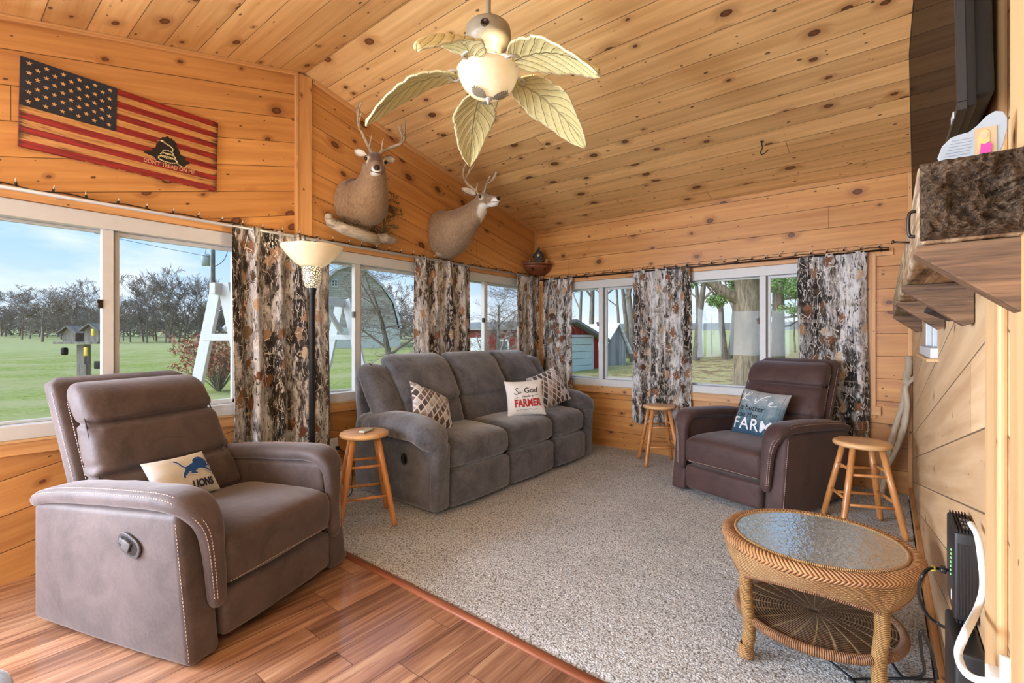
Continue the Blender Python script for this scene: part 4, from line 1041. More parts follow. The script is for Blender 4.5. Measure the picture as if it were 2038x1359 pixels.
    part('release_lever', plain('grey_lever', srgb(96, 96, 98), .35), hb, lambda m: (m.rcube((-.004, .0, .013), (.022, .020, .005), .003, 4, None, L), m.rcube((-.032, .004, .013), (.014, .011, .004), .003, 4, None, L)))
    return t
make_recliner('recliner', 'large brown suede recliner on the wood floor by the left window', (-2.236, 1.070, .004), math.radians(20.5), m_suede)
make_recliner('recliner', 'dark brown leather recliner on the carpet before the back window', (-.99, 3.79, .0125), math.radians(-110), m_leather)

# ------------------------------------------------------------------ reclining sofa (local: world minus root)
SX, SY = -3.0, 3.36
t = sofa = thing('reclining_sofa', 'grey three seat reclining sofa along the left wall', 'sofa', (SX, SY, .012))
def loc(X, Y, Z): return (X - SX, Y - SY, Z)
seats = [(2.385, 3.075), (3.085, 3.742), (3.752, 4.335)]
for y0, y1 in seats:
    yc, h = (y0 + y1) / 2, (y1 - y0) / 2
    part('seat_cushion', m_chenille, t, lambda m: loft(m, dome(loc(-2.81, y0, .405), loc(-2.81, y1, .405), .12, .35, 6, .075, 12, fa=lambda q: (.120 + .016 * math.sin(PI * q), .352)), 44, .5, 'Y', disp=lambda p: nz(p, 5, .009) + nz(p, 17, .003)))
    part('footrest', m_chenille, t, lambda m: m.rcube(loc(-2.515, yc, .155), (.055, h - .003, .135), .045, 12, lambda q: (q.x + .018 * (1 if q.x > 0 else 0) * math.cos(q.y / h * 1.4) + nz(q + Vector((0, yc, 0)), 8, .005), q.y, q.z)))
def backrow(c0, c1, hy, th, top=.10, N=26, wig=0, g=None):
    out = []
    for i in range(N + 1):
        q = i / N; c = Vector(c0).lerp(Vector(c1), q); e = 1
        if q > 1 - top: e = math.sqrt(max(0, 1 - ((q - 1 + top) / top) ** 2))
        if q < top * .8: e = math.sqrt(max(0, 1 - ((top * .8 - q) / (top * .8)) ** 2))
        a = th * (.82 + .3 * math.sin(PI * min(1, q * 1.15))); out.append((c, max(a * max(e, .05), .003), max(hy - .085 * (1 - e), .02)))
    return out
def gather(z_edges):
    def f(p):
        w = nz(p, 6, .010) + nz(p, 15, .003)
        for ze, a in z_edges: w += a * math.exp(-((p.z - ze) / .05) ** 2) * math.sin(p.y * 75 + 6 * mnoise.noise(Vector((p.y * 5, p.z * 4, 3))))
        return w
    return f
for (y0, y1), w in zip([(2.40, 3.055), (3.065, 3.745), (3.755, 4.335)], (0, 1, 2)):
    yc, h = (y0 + y1) / 2, (y1 - y0) / 2
    part('lumbar_cushion', m_chenille, t, lambda m: loft(m, backrow(loc(-3.02, yc, .44), loc(-3.12, yc, .79), h - .004, .115, .2), 40, .55, 'Z', disp=gather([(.77, .006)])))
    part('back_cushion', m_chenille, t, lambda m: loft(m, backrow(loc(-3.075, yc, .70), loc(-3.325, yc, 1.125), h + .002, .14, .24), 44, .62, 'Z', disp=gather([(1.07, .009), (.74, .007)])))
for s, yw in ((-1, 2.275), (1, 4.455)):
    part('wing', m_chenille, t, lambda m: loft(m, backrow(loc(-3.02, yw + (.05 if s < 0 else -.05), .50), loc(-3.315, yw, 1.055), .118, .105, .14), 30, .62, 'Z', disp=gather([(1.0, .008)])))
    # arm: gathered pillow roll above an upright side with a rounded front
    yi, yo = (2.375, 2.235) if s < 0 else (4.345, 4.475)
    yc = (yi + yo) / 2
    part('side_panel', m_chenille, t, lambda m: m.rcube(loc(-2.985, yc, .265), (.515, .068, .262), .055, 14, lambda q: (q.x + (.035 * (q.z / .26) if q.x > 0 else 0), q.y + s * .012 * (q.z / .26), q.z - (.05 if q.z > 0 else 0) * (1 - (q.x + .515) / 1.03))))
    def arm_rows():
        out = []; N = 34
        for i in range(N + 1):
            q = i / N; x = -3.36 + .915 * q; zc = .548 + .055 * math.sin(PI * min(1, q * 1.02)) + (-.03 * max(0, q - .8) * 5); e = 1
            r = .13
            if q > 1 - r: e = math.sqrt(max(0, 1 - ((q - 1 + r) / r) ** 2))
            if q < .09: e = math.sqrt(max(0, 1 - ((.09 - q) / .09) ** 2))
            out.append((Vector(loc(x, yc + s * .035, zc)), max(.004, .135 * max(e, .05) + .0), max(.004, .098 * max(e, .05))))
        return out
    def adisp(p):
        g = .010 * math.sin(p.x * 92 + 5 * mnoise.noise(Vector((p.x * 5, p.y * 9, p.z * 7)))) * max(0, (s * (p.y + SY - yc)) * 9) * max(0, min(1, (p.z - .50) / .06))
        return nz(p, 7, .009) + max(-.008, min(.008, g)) * (1 if p.z < .60 else .35)
    part('arm', m_chenille, t, lambda m: loft(m, arm_rows(), 36, .85, 'X', disp=adisp))
    part('arm_front', m_chenille, t, lambda m: m.rcube(loc(-2.50, yc, .27), (.045, .075, .245), .04, 10, lambda q: (q.x + .02 * q.z, q.y, q.z)))
part('back_shell', m_chenille, t, lambda m: loft(m, [(Vector(loc(-3.375 - .06 * q, 3.36, .06 + .94 * q)), .045 * (1 if q < .93 else .7), 1.10 + .03 * q) for q in [i / 16 for i in range(17)]], 60, .18, 'Z'))
part('base', m_black_matte, t, lambda m: m.rcube(loc(-2.97, 3.36, .09), (.46, 1.0, .06), .01, 4))
part('release_latch', m_black, t, lambda m: (m.lathe([(0, .0), (.040, 0), (.044, .006), (.036, .010), (.032, .004), (0, .004)], 24, M=TR(loc(-2.80, 2.226, .365), (PI / 2, 0, 0)), sx=.8), m.rcube(loc(-2.80, 2.218, .365), (.012, .006, .028), .004, 4)))

# ------------------------------------------------------------------ stools
def make_stool(name, label, loc, rz, h, spread, r=.155):
    t = thing(name, label, 'stool', loc, rz)
    part('seat', m_stool_top, t, lambda m: m.lathe([(0, h - .004), (r * .6, h - .001), (r - .015, h), (r - .004, h - .006), (r, h - .017), (r - .003, h - .028), (r - .012, h - .034), (0, h - .034)], 48))
    tp, bt = .105, spread
    cs = [(1, 1), (-1, 1), (-1, -1), (1, -1)]
    def leg(c, z): q = z / h; k = bt + (tp - bt) * q; k /= math.sqrt(2); return Vector((c[0] * k, c[1] * k, z))
    for c in cs: part('leg', m_stool, t, lambda m: m.tube([leg(c, .0), leg(c, .03), leg(c, h * .5), leg(c, h - .03)], [.0165, .019, .0195, .0185], 14))
    for i in range(4):
        a, b = cs[i], cs[(i + 1) % 4]
        for z in ((.19 + .03 * (i % 2)) * h / .6, (.385 + .03 * (i % 2)) * h / .6):
            part('rung', m_stool, t, lambda m: m.tube([leg(a, z), leg(a, z).lerp(leg(b, z), .5), leg(b, z)], [.0085, .0105, .0085], 10))
    return t
# ------------------------------------------------------------------ stool places
make_stool('stool', 'round wooden stool holding a remote between the recliner and the sofa', (-2.83, 1.905, .0125), math.radians(62), .615, .252, .165)
make_stool('stool', 'round wooden stool in front of the curtain between the back windows', (-1.79, 4.62, .0125), math.radians(35), .585, .235, .155)
make_stool('stool', 'round wooden stool beside the right recliner near the wicker table', (-.125, 3.91, .0125), math.radians(22), .575, .245, .165)
rm = thing('remote_control', 'small white and green remote control on the stool seat', 'remote', (-2.81, 1.905, .6275), math.radians(115))
part('body', plain('pale_remote', srgb(206, 212, 206), .45), rm, lambda m: m.rcube((0, 0, .0085), (.062, .021, .0075), .006, 6))
part('button_pad', m_black, rm, lambda m: [m.rcube((x * .013 - .012, y * .011, .0165), (.0045, .004, .0018), .001, 2) for x in range(-3, 5) for y in (-1, 0, 1)])
part('trim', plain('green_rubber', srgb(86, 150, 84), .6), rm, lambda m: m.rcube((.053, 0, .008), (.012, .0215, .0065), .005, 4))

# wall socket with cord behind the stool
t = thing('wall_socket', 'white wall socket low on the left wall behind the stool', 'socket', (XA, 2.12, .385))
part('plate', m_white, t, lambda m: m.rcube((.004, 0, 0), (.004, .036, .058), .003, 4))
part('outlet', plain('socket_face', srgb(214, 214, 210), .5), t, lambda m: [m.rcube((.009, 0, z), (.002, .016, .014), .002, 3) for z in (-.022, .022)])
t = thing('power_cable', 'thin dark cord hanging from the wall socket to the carpet', 'cord', (XA + .03, 2.14, .36))
part('plug', m_black, t, lambda m: m.rcube((-.005, 0, 0), (.016, .012, .014), .004, 4))
part('wire', m_black, t, lambda m: m.tube(spline([(0, 0, 0), (.04, .05, -.06), (.05, .10, -.2), (.07, .08, -.31), (.16, .02, -.345), (.32, -.2, -.348)], 8), .004, 6))
# ------------------------------------------------------------------ cushions
from mathutils import Euler
def pillow_frame(p):
    x, y, z, yaw, pitch, roll = p
    B = Matrix(((1, 0, 0), (0, 0, -1), (0, 1, 0)))
    return Matrix.Translation((x, y, z)) @ (Matrix.Rotation(yaw, 3, 'Z') @ B @ Matrix.Rotation(pitch, 3, 'X') @ Matrix.Rotation(roll, 3, 'Z')).to_4x4()
def pz(s, t, T): return T * (max(0, (1 - abs(s) ** 3.2)) * max(0, (1 - abs(t) ** 3.2))) ** .62
def make_pillow(name, label, p, a, b, Tk, front, back, seed=1, cat='pillow'):
    r = thing(name, label, cat); r.matrix_world = pillow_frame(p)
    def surf(sg):
        def fn(u, v):
            s, t = -math.cos(PI * u), -math.cos(PI * v)
            x = a * s * (1 - .075 * (1 - t * t)); y = b * t * (1 - .075 * (1 - s * s))
            e = (1 - s * s) * (1 - t * t)
            w = .006 * mnoise.noise(Vector((s * 2.2, t * 2.2, seed))) * e + .0035 * math.sin((math.atan2(t, s)) * 13 + seed) * max(0, (max(abs(s), abs(t)) - .55)) * e ** .3
            return (x, y, sg * (pz(s, t, Tk) + w))
        return fn
    part('cover_front', front, r, lambda m: m.grid(surf(1), 30, 30, uvf=lambda u, v: (-math.cos(PI * u) * a, -math.cos(PI * v) * b)))
    part('cover_back', back, r, lambda m: m.grid(surf(-1), 20, 20, uvf=lambda u, v: (-math.cos(PI * u) * a, -math.cos(PI * v) * b), flip=True))
    def place(x, y, z): return (x, y, pz(x / a, y / b, Tk) + .0035 + z)
    return r, place
def linen(name, c, amt=.08, sc=300):
    t = T(name); uv = t.coord('UV'); n = t.noise(t.map(uv, (sc, sc * .25, 1)), 1, 2); n2 = t.noise(t.map(uv, (sc * .25, sc, 1)), 1, 2); n3 = t.noise(uv, 9, 3)
    f = t.math('ADD', t.math('MULTIPLY', n, .5), t.math('MULTIPLY', n2, .5))
    cc = t.mix(1, c, t.ramp(f, [(.3, 1 - amt), (.7, 1 + amt * .4)]), 'MULTIPLY'); cc = t.mix(1, cc, t.ramp(n3, [(.3, .9), (.7, 1.03)]), 'MULTIPLY')
    return t.done(cc, .9, nrm=t.bump(f, .3, .002), spec=.1, sheen=.2)
m_linen = linen('cream_linen', srgb(232, 231, 228)); m_cotton = linen('beige_cotton', srgb(222, 219, 214))
m_charcoal_cloth = linen('charcoal_cloth', srgb(92, 90, 92))
def ogee():
    t = T('ogee_cloth'); u, v, _ = t.sep(t.coord('UV'))
    W_, H_ = .062, .108
    a = t.math('DIVIDE', u, W_); b = t.math('DIVIDE', v, H_)
    p = t.math('ADD', a, b); q = t.math('SUBTRACT', b, a)
    sb = t.math('MULTIPLY', t.math('SINE', t.math('MULTIPLY', b, 2 * PI)), .0)
    fp, fq = t.math('FRACT', p), t.math('FRACT', q); ip, iq = t.math('FLOOR', p), t.math('FLOOR', q)
    r = t.white(t.math('ADD', t.math('MULTIPLY', ip, 7.13), t.math('MULTIPLY', iq, 3.71)))
    ed = t.math('MINIMUM', t.math('MINIMUM', fp, t.math('SUBTRACT', 1, fp)), t.math('MINIMUM', fq, t.math('SUBTRACT', 1, fq)))
    col = t.ramp(r, [(0, srgb(84, 78, 82)), (.22, srgb(122, 112, 118)), (.45, srgb(168, 164, 168)), (.65, srgb(196, 198, 206)), (.85, srgb(112, 104, 104))], 'CONSTANT')
    gr = t.rng(t.math('ADD', fp, fq), .3, 1.7, .8, 1.25); n = t.noise(t.comb(u, v, 0), 60, 3)
    col = t.mix(1, col, t.comb(gr, gr, gr), 'MULTIPLY'); col = t.mix(1, col, t.ramp(n, [(.3, .85), (.7, 1.1)]), 'MULTIPLY')
    col = t.mix(t.rng(ed, .11, .085), col, srgb(226, 222, 218))
    return t.done(col, .85, nrm=t.bump(t.rng(ed, .05, .14), .35, .003), sheen=.2, spec=.15)
m_ogee = ogee()
make_pillow('throw_pillow', 'grey and white diamond patterned pillow behind the farmer pillow', (-2.785, 4.125, .735, 1.094, -.419, .345), .20, .20, .075, m_ogee, m_ogee, 3)
make_pillow('throw_pillow', 'grey diamond patterned pillow tipped against the near arm of the sofa', (-2.905, 2.585, .71, 1.78, -.70, -.598), .205, .195, .07, m_ogee, m_charcoal_cloth, 4)
m_ink = plain('black_print', srgb(34, 36, 40), .8); m_redprint = plain('red_print', srgb(176, 36, 44), .8)
r, pl = make_pillow('throw_pillow', 'cream pillow printed So God made a FARMER', (-2.645, 3.512, .71, .863, -.279, .056), .185, .17, .06, m_linen, m_linen, 5)
def rib(m, pts, w, pl, n=6):   # flat ribbon of lettering laid on a cushion
    P = spline([(p[0], p[1], 0) for p in pts], n)
    for i in range(len(P) - 1):
        d = (P[i + 1] - P[i]); d.normalize(); o = Vector((-d.y, d.x, 0)) * (w / 2)
        m.add([pl(*(P[i] - o)), pl(*(P[i] + o)), pl(*(P[i + 1] + o)), pl(*(P[i + 1] - o))], [(0, 3, 2, 1)], None, False)
def script(name, strokes, w, mat, parent, pl):
    m = MB()
    for s in strokes: rib(m, s, w, pl)
    return m.build(name, mat, parent)
o = lambda dx, dy, k, pts: [(dx + x * k, dy + y * k) for x, y in pts]
script('lettering_so', [o(-.082, .058, .001, [(16, 22), (4, 32), (-10, 24), (-6, 8), (8, -6), (6, -22), (-10, -28), (-26, -22), (-22, -10)]), o(-.058, .045, .001, [(6, 2), (-2, 6), (-8, -2), (-2, -10), (6, -4), (6, 4), (14, 0), (20, 6)])], .005, m_ink, r, pl)
text_part('lettering_god', 'God', .072, m_ink, r, lambda x, y, z: pl(x + .048, y + .060, z), bold=.0006, cuts=1)
text_part('lettering_made_a', 'made a', .036, m_ink, r, lambda x, y, z: pl(x + .012, y + .008, z), cuts=1, shear=.2)
script('flourish', [o(-.088, -.002, .001, [(-26, -8), (-14, 2), (-4, -2), (10, 8)]), o(.105, .014, .001, [(-20, 0), (-8, 4), (0, -3), (14, 3)])], .003, m_ink, r, pl)
text_part('lettering_farmer', 'FARMER', .082, m_redprint, r, lambda x, y, z: pl(x * .84 + .008, y * 1.18 - .056, z), bold=.0028, cuts=1)
script('baseline_flourish', [o(0, -.115, .001, [(-105, 8), (-80, -4), (-50, 6), (-15, -2), (20, 6), (60, -3), (100, 6)])], .0022, m_ink, r, pl)

# beige cushion with the blue lion
r, pl = make_pillow('throw_pillow', 'beige rectangular pillow with a blue leaping lion and LIONS', (-2.765, .81, .575, 2.022, -.611, -.054), .165, .118, .052, m_cotton, m_cotton, 7)
L0, LX, LY = (153, 591), (1202, -357), (377, 734)
def lion_xy(p):
    dx, dy = p[0] - L0[0], p[1] - L0[1]; det = LX[0] * LY[1] - LY[0] * LX[1]
    s, t_ = (dx * LY[1] - LY[0] * dy) / det, (LX[0] * dy - LX[1] * dx) / det
    return ((s * 2 - 1) * .165, (1 - t_ * 2) * .118)
LION = [(615, 612), (650, 598), (690, 612), (740, 640), (785, 682), (850, 703), (900, 670), (960, 630), (1000, 600), (992, 560), (1010, 528), (1060, 488), (1130, 462), (1200, 468), (1262, 500), (1312, 550), (1300, 575), (1340, 588), (1388, 604), (1380, 620), (1330, 613), (1290, 625), (1282, 650), (1332, 668), (1402, 700), (1410, 716), (1370, 718), (1300, 692), (1230, 682), (1150, 687), (1102, 702), (1082, 742), (1040, 762), (1092, 780), (1096, 800), (1030, 806), (960, 802), (975, 765), (932, 777), (890, 832), (850, 872), (866, 896), (832, 908), (812, 882), (815, 820), (846, 760), (832, 716), (770, 702), (720, 658), (680, 632), (640, 630)]
def flat_shape(name, poly, mat, parent, pl, dz=0, grow=0, cuts=2):
    bm = bmesh.new(); n = len(poly); vs = []
    for i in range(n):
        a, c = Vector(poly[i - 1]), Vector(poly[(i + 1) % n]); d = (c - a); d.normalize(); o_ = Vector((d.y, -d.x)) * grow
        vs.append(bm.verts.new((poly[i][0] + o_.x * SGN, poly[i][1] + o_.y * SGN, 0)))
    f = bm.faces.new(vs); bmesh.ops.triangulate(bm, faces=[f]); bmesh.ops.subdivide_edges(bm, edges=bm.edges[:], cuts=cuts, use_grid_fill=True)
    for v in bm.verts: v.co = pl(v.co.x, v.co.y, dz)
    me = bpy.data.meshes.new(name); bm.to_mesh(me); bm.free(); me.materials.append(mat)
    ob = bpy.data.objects.new(name, me); COL.objects.link(ob); ob.parent = parent; return ob
lp = [lion_xy(p) for p in LION]
area = sum(lp[i - 1][0] * lp[i][1] - lp[i][0] * lp[i - 1][1] for i in range(len(lp))); SGN = 1 if area > 0 else -1
flat_shape('lion_outline', lp, plain('white_print', srgb(232, 234, 238), .8), r, pl, .0, .0038)
flat_shape('lion_emblem', lp, plain('blue_print', srgb(28, 84, 158), .8, nz=.2, nsc=30), r, pl, .0012)
c = lion_xy((1235, 945)); text_part('lettering_lions', 'LIONS', .042, plain('navy_print', srgb(44, 52, 76), .8), r, lambda x, y, z: pl(x + c[0], y * 1.25 + c[1], z), bold=.0018, cuts=1)

# blue-grey cushion on the right recliner
def blue_cloth():
    t = T('blue_grey_print'); uv = t.coord('UV'); u, v, _ = t.sep(uv); n = t.noise(uv, 12, 4, .65); n2 = t.noise(t.map(uv, (4, 60, 1)), 1, 2)
    f = t.math('ADD', t.rng(v, -.2, .2, 0, .75), t.math('MULTIPLY', t.math('SUBTRACT', n, .5), 1.0))
    col = t.ramp(f, [(.05, srgb(58, 88, 108)), (.35, srgb(104, 128, 140)), (.6, srgb(150, 160, 164)), (.85, srgb(176, 174, 172))])
    ln = t.math('FRACT', t.math('DIVIDE', t.math('ADD', u, 1.03), .105)); lm = t.rng(t.math('ABSOLUTE', t.math('SUBTRACT', ln, .5)), .012, .006)
    return t.done(t.mix(t.math('MULTIPLY', lm, .85), col, srgb(40, 48, 56)), .85, nrm=t.bump(n2, .1, .002), sheen=.15, spec=.15)
m_bluecloth = blue_cloth(); m_whiteprint = plain('white_lettering', srgb(228, 232, 234), .8)
r, pl = make_pillow('throw_pillow', 'blue-grey pillow printed Life is better on the FARM', (-.805, 4.275, .65, -.324, -.421, -.06), .2, .2, .07, m_bluecloth, m_bluecloth, 9)
script('lettering_life', [o(-.115, .115, .001, [(-28, 40), (-36, 20), (-20, 8), (8, 14), (30, 34), (20, 46), (0, 30), (-14, 4), (-22, -22), (-36, -30), (-40, -22), (-20, -20), (10, -32), (32, -34)]),
    o(-.03, .095, .001, [(0, 14), (-4, -4), (2, -16), (12, -12)]), o(-.02, .10, .001, [(96, 44), (74, 40), (48, 24), (20, 0), (-2, -34), (-16, -38)]), o(-.0, .095, .001, [(16, 4), (40, 12), (62, 10)]),
    o(.095, .075, .001, [(-14, -2), (4, 6), (16, 14), (6, 20), (-8, 10), (-10, -6), (4, -16), (26, -12), (50, -4)])], .0075, m_whiteprint, r, pl)
text_part('lettering_is_better', 'is better', .066, m_ink, r, lambda x, y, z: pl(x * .95 - .045, y + .018, z), cuts=1)
text_part('lettering_on_the', 'on the', .066, m_ink, r, lambda x, y, z: pl(x - .062, y - .042, z), cuts=1)
text_part('lettering_farm', 'FARM', .125, m_whiteprint, r, lambda x, y, z: pl(x * .98 - .012, y * 1.05 - .118, z), bold=.001, cuts=1, space=1.08)

# ------------------------------------------------------------------ torchiere lamp
t = thing('floor_lamp', 'lit black torchiere floor lamp with a glass shade before a curtain', 'floor lamp', (-2.97, 1.60, .004))
m_lampblack = plain('black_lamp_metal', srgb(34, 36, 40), .38, .4)
part('base', m_lampblack, t, lambda m: m.lathe([(0, 0), (.13, 0), (.13, .014), (.10, .026), (.03, .036), (.021, .05), (0, .05)], 36))
part('pole', m_lampblack, t, lambda m: m.lathe([(.0185, .04), (.0185, 1.55), (.024, 1.56), (.024, 1.575), (.030, 1.60), (.030, 1.615), (0, 1.615)], 20))
def mosaic():
    k = T('mosaic_glass'); c = k.coord('UV'); v = k.vor(c, 62, 'DISTANCE_TO_EDGE', dim='2D'); cv = k.node('ShaderNodeTexVoronoi', {'Vector': c, 'Scale': 62}, voronoi_dimensions='2D').outputs['Color']
    m = k.rng(v, .09, .16); col = k.mix(.25, srgb(238, 226, 196), cv)
    return k.done(k.mix(m, (.012, .010, .008), col), .3, emit=k.mix(m, (0, 0, 0), (1, .86, .58)), est=.42)
part('mosaic_cup', mosaic(), t, lambda m: m.lathe([(.030, 1.60), (.046, 1.615), (.054, 1.65), (.057, 1.70), (.058, 1.735), (.055, 1.74)], 32))
def shade_mat(name, est, c1, c2, z0, z1, ec=(1, .80, .46)):
    k = T(name); z = k.sep(k.coord('Object'))[2]; n = k.noise(k.coord('Object'), 14, 3, .6)
    f = k.rng(z, z0, z1); e = k.mix(f, c1, c2)
    return k.done(k.mix(n, srgb(226, 204, 164), srgb(240, 224, 190)), .35, emit=e, est=k.math('MULTIPLY', k.rng(f, 0, 1, est, est * .45), k.rng(n, .3, .7, .85, 1.1)), sss=.0)
sh = MB(); nS = 48
def shf(a, b):
    an = 2 * PI * a; f = 1 + .018 * abs(math.cos(an * 4)) ** 3 * b
    rr_ = .054 + (.192 - .054) * (b ** .80); return (rr_ * f * math.cos(an), rr_ * f * math.sin(an), 1.742 + .132 * (b ** 1.25) + .006 * math.cos(an * 8) * max(0, b - .7))
sh.grid(shf, nS, 12, cu=True)
sh.build('lamp_shade', shade_mat('amber_glass', .26, (1, .80, .46), (1, .70, .36), 1.74, 1.87), t, solid=.004)
l = bpy.data.lights.new('lamp_bulb', 'POINT'); l.energy = 6; l.color = (1, .78, .5); l.shadow_soft_size = .05
lo_ = bpy.data.objects.new('lamp_bulb', l); COL.objects.link(lo_); lo_.parent = t; lo_.location = (0, 0, 1.86)

# ------------------------------------------------------------------ ceiling fan
FX, FY = -1.644, 1.86
t = thing('ceiling_fan', 'ceiling fan with five carved leaf blades and a lit glass bowl', 'ceiling fan', (FX, FY, 0))
m_putty = plain('putty_metal', srgb(150, 140, 118), .45, .1); m_putty_light = plain('putty_light', srgb(196, 190, 176), .4, .2)
part('canopy', m_putty, t, lambda m: m.lathe([(0, RZ - .005), (.065, RZ - .005), (.065, RZ - .03), (.03, RZ - .075), (.014, RZ - .085)], 28))
part('downrod', m_putty, t, lambda m: m.lathe([(.0135, 2.955), (.0135, RZ - .05)], 16))
part('coupling', m_putty, t, lambda m: m.lathe([(.028, 2.925), (.026, 2.95), (.017, 2.965), (.0135, 2.975)], 20))
part('motor_housing', m_putty, t, lambda m: m.lathe([(0, 2.935), (.06, 2.932), (.100, 2.925), (.114, 2.912), (.120, 2.89), (.120, 2.85), (.114, 2.832), (.09, 2.815), (.075, 2.80), (.072, 2.75), (.066, 2.74), (0, 2.735)], 44))
part('medallion', m_bronze, t, lambda m: (m.lathe([(0, .004), (.012, .004), (.013, .007), (.02, .006), (.023, 0), (0, 0)], 20, M=TR((.063, -.098, 2.868), (PI / 2 - .1, 0, .57)))))
part('light_kit', m_putty_light, t, lambda m: m.lathe([(.07, 2.75), (.085, 2.735), (.09, 2.71), (.11, 2.695), (.11, 2.68), (0, 2.68)], 36))
def blade_mat():
    k = T('carved_leaf'); uv = k.coord('UV'); u, v, _ = k.sep(uv); n = k.noise(k.map(uv, (3, 14, 1)), 2, 4, .6); n2 = k.noise(uv, 40, 2)
    col = k.mix(k.rng(n, .3, .7), srgb(196, 180, 112), srgb(230, 218, 164))
    ab = k.math('ABSOLUTE', v); ph = k.math('SUBTRACT', k.math('MULTIPLY', u, 7.5), k.math('MULTIPLY', ab, 2.2)); fr = k.math('FRACT', ph)
    vein = k.rng(k.math('ABSOLUTE', k.math('SUBTRACT', fr, .5)), .07, .0); mid = k.rng(ab, .05, .015)
    vm = k.math('MAXIMUM', vein, mid); col = k.mix(k.math('MULTIPLY', vm, .6), col, srgb(128, 108, 62)); col = k.mix(k.rng(ab, .90, 1.0), col, srgb(236, 226, 178))
    return k.done(col, .5, nrm=k.bump(k.math('ADD', k.math('MULTIPLY', vm, -1), k.math('MULTIPLY', n2, .1)), .7, .006))
m_blade = blade_mat()
def blade_mesh():
    m = MB()
    def fn(a, b):
        s = b * 2 - 1; r = .175 + .49 * a
        w = .128 * (max(0, math.sin(PI * min(1, (a + .05) / 1.05) ** .80)) ** .75) * (1 + .05 * math.sin(a * 15 + (1.5 if s > 0 else 0))) + .004
        if abs(a - .50) < .03 and s > 0 or abs(a - .36) < .03 and s < 0: w *= .93
        z = -.010 - .225 * a ** 1.7 + .020 * math.sin(PI * a) - .022 * abs(s) ** 1.6 * (.4 + a) - s * w * .24
        z += -.004 * (1 if abs(s) < .06 else 0) + .003 * math.cos((a * 7.5 - abs(s) * 2.2) * 2 * PI)
        return (r, s * w + .010 * math.sin(a * 3), z)
    m.grid(fn, 44, 20, uvf=lambda a, b: (a, b * 2 - 1)); return m
for k in range(5):
    an = math.radians(-74 + 72 * k); M = Matrix.Rotation(an, 4, 'Z')
    b = blade_mesh(); b.v = [M @ (p + Vector((0, 0, 2.685))) for p in b.v]; b.build('blade', m_blade, t, solid=.009)
    part('blade_arm', m_putty_light, t, lambda m: (m.tube(spline([(.075, 0, 2.735), (.115, 0, 2.728), (.15, 0, 2.70), (.185, 0, 2.69)], 5), .011, 8, M=M, flat=.6), m.tube(spline([(.13, .02, 2.70), (.165, .045, 2.675), (.20, .045, 2.672), (.215, 0, 2.675), (.20, -.045, 2.672), (.165, -.045, 2.675), (.13, -.02, 2.70)], 4), .0075, 7, M=M)))
bw = part('light_bowl', shade_mat('alabaster_bowl', .42, (1, .74, .42), (1, .78, .46), 2.53, 2.70), t, lambda m: m.lathe([(.002, 2.545), (.03, 2.547), (.07, 2.558), (.105, 2.578), (.135, 2.61), (.152, 2.645), (.158, 2.668), (.166, 2.676), (.168, 2.682), (.160, 2.684), (.12, 2.684)], 48))
def fern(m, an):
    M = Matrix.Rotation(an, 4, 'Z')
    def pos(r): return 2.541 + .9 * max(0, r - .02) ** 1.75 * 1.9 - .003
    for i in range(9):
        r = .02 + .0095 * i; w = .034 * math.sin(PI * (i + 1.5) / 11)
        for s in (-1, 1):
            m.add([M @ Vector(p) for p in [(r, 0, pos(r)), (r + .009, 0, pos(r + .009)), (r + .016, s * w, pos(r + .016) + .002), (r + .008, s * w, pos(r + .008) + .002)]], [(0, 1, 2, 3)], None, False)
for k in range(3): part('fern_ornament', m_putty, t, lambda m: fern(m, math.radians(-95 + 120 * k)), solid=.002)
part('finial', m_putty_light, t, lambda m: m.lathe([(0, 2.508), (.004, 2.512), (.007, 2.522), (.014, 2.53), (.022, 2.540), (.024, 2.545), (.012, 2.55)], 20))
l = bpy.data.lights.new('fan_bulb', 'POINT'); l.energy = 9; l.color = (1, .80, .52); l.shadow_soft_size = .06
lo_ = bpy.data.objects.new('fan_bulb', l); COL.objects.link(lo_); lo_.parent = t; lo_.location = (.06, -.02, 2.745)
# ------------------------------------------------------------------ mounted deer
def fur(name, base_lo, base_hi, spots):
    t = T(name); c = t.coord('Object'); n = t.noise(t.map(c, (40, 40, 14)), 2, 4, .65); n2 = t.noise(c, 5, 3)
    col = t.mix(t.rng(t.math('ADD', t.math('MULTIPLY', n, .6), t.math('MULTIPLY', n2, .4)), .32, .68), base_lo, base_hi)
    wob = t.math('MULTIPLY', t.math('SUBTRACT', t.noise(c, 22, 3), .5), .035)
    for p, r, cc in spots:
        d = t.node('ShaderNodeVectorMath', {0: c, 1: p}, operation='DISTANCE').outputs['Value']
        col = t.mix(t.rng(t.math('ADD', d, wob), r, r * .66, 0, 1, True), col, cc)
    return t.done(col, .85, nrm=t.bump(n, .35, .006), sheen=.3, spec=.15)
m_antler = wood('antler_bone', srgb(164, 140, 108), srgb(222, 206, 180), rough=.5)
m_eye = plain('dark_glass_eye', srgb(14, 10, 8), .08); m_nose = plain('wet_black_nose', srgb(26, 24, 26), .35, bump=.5, bsc=90)
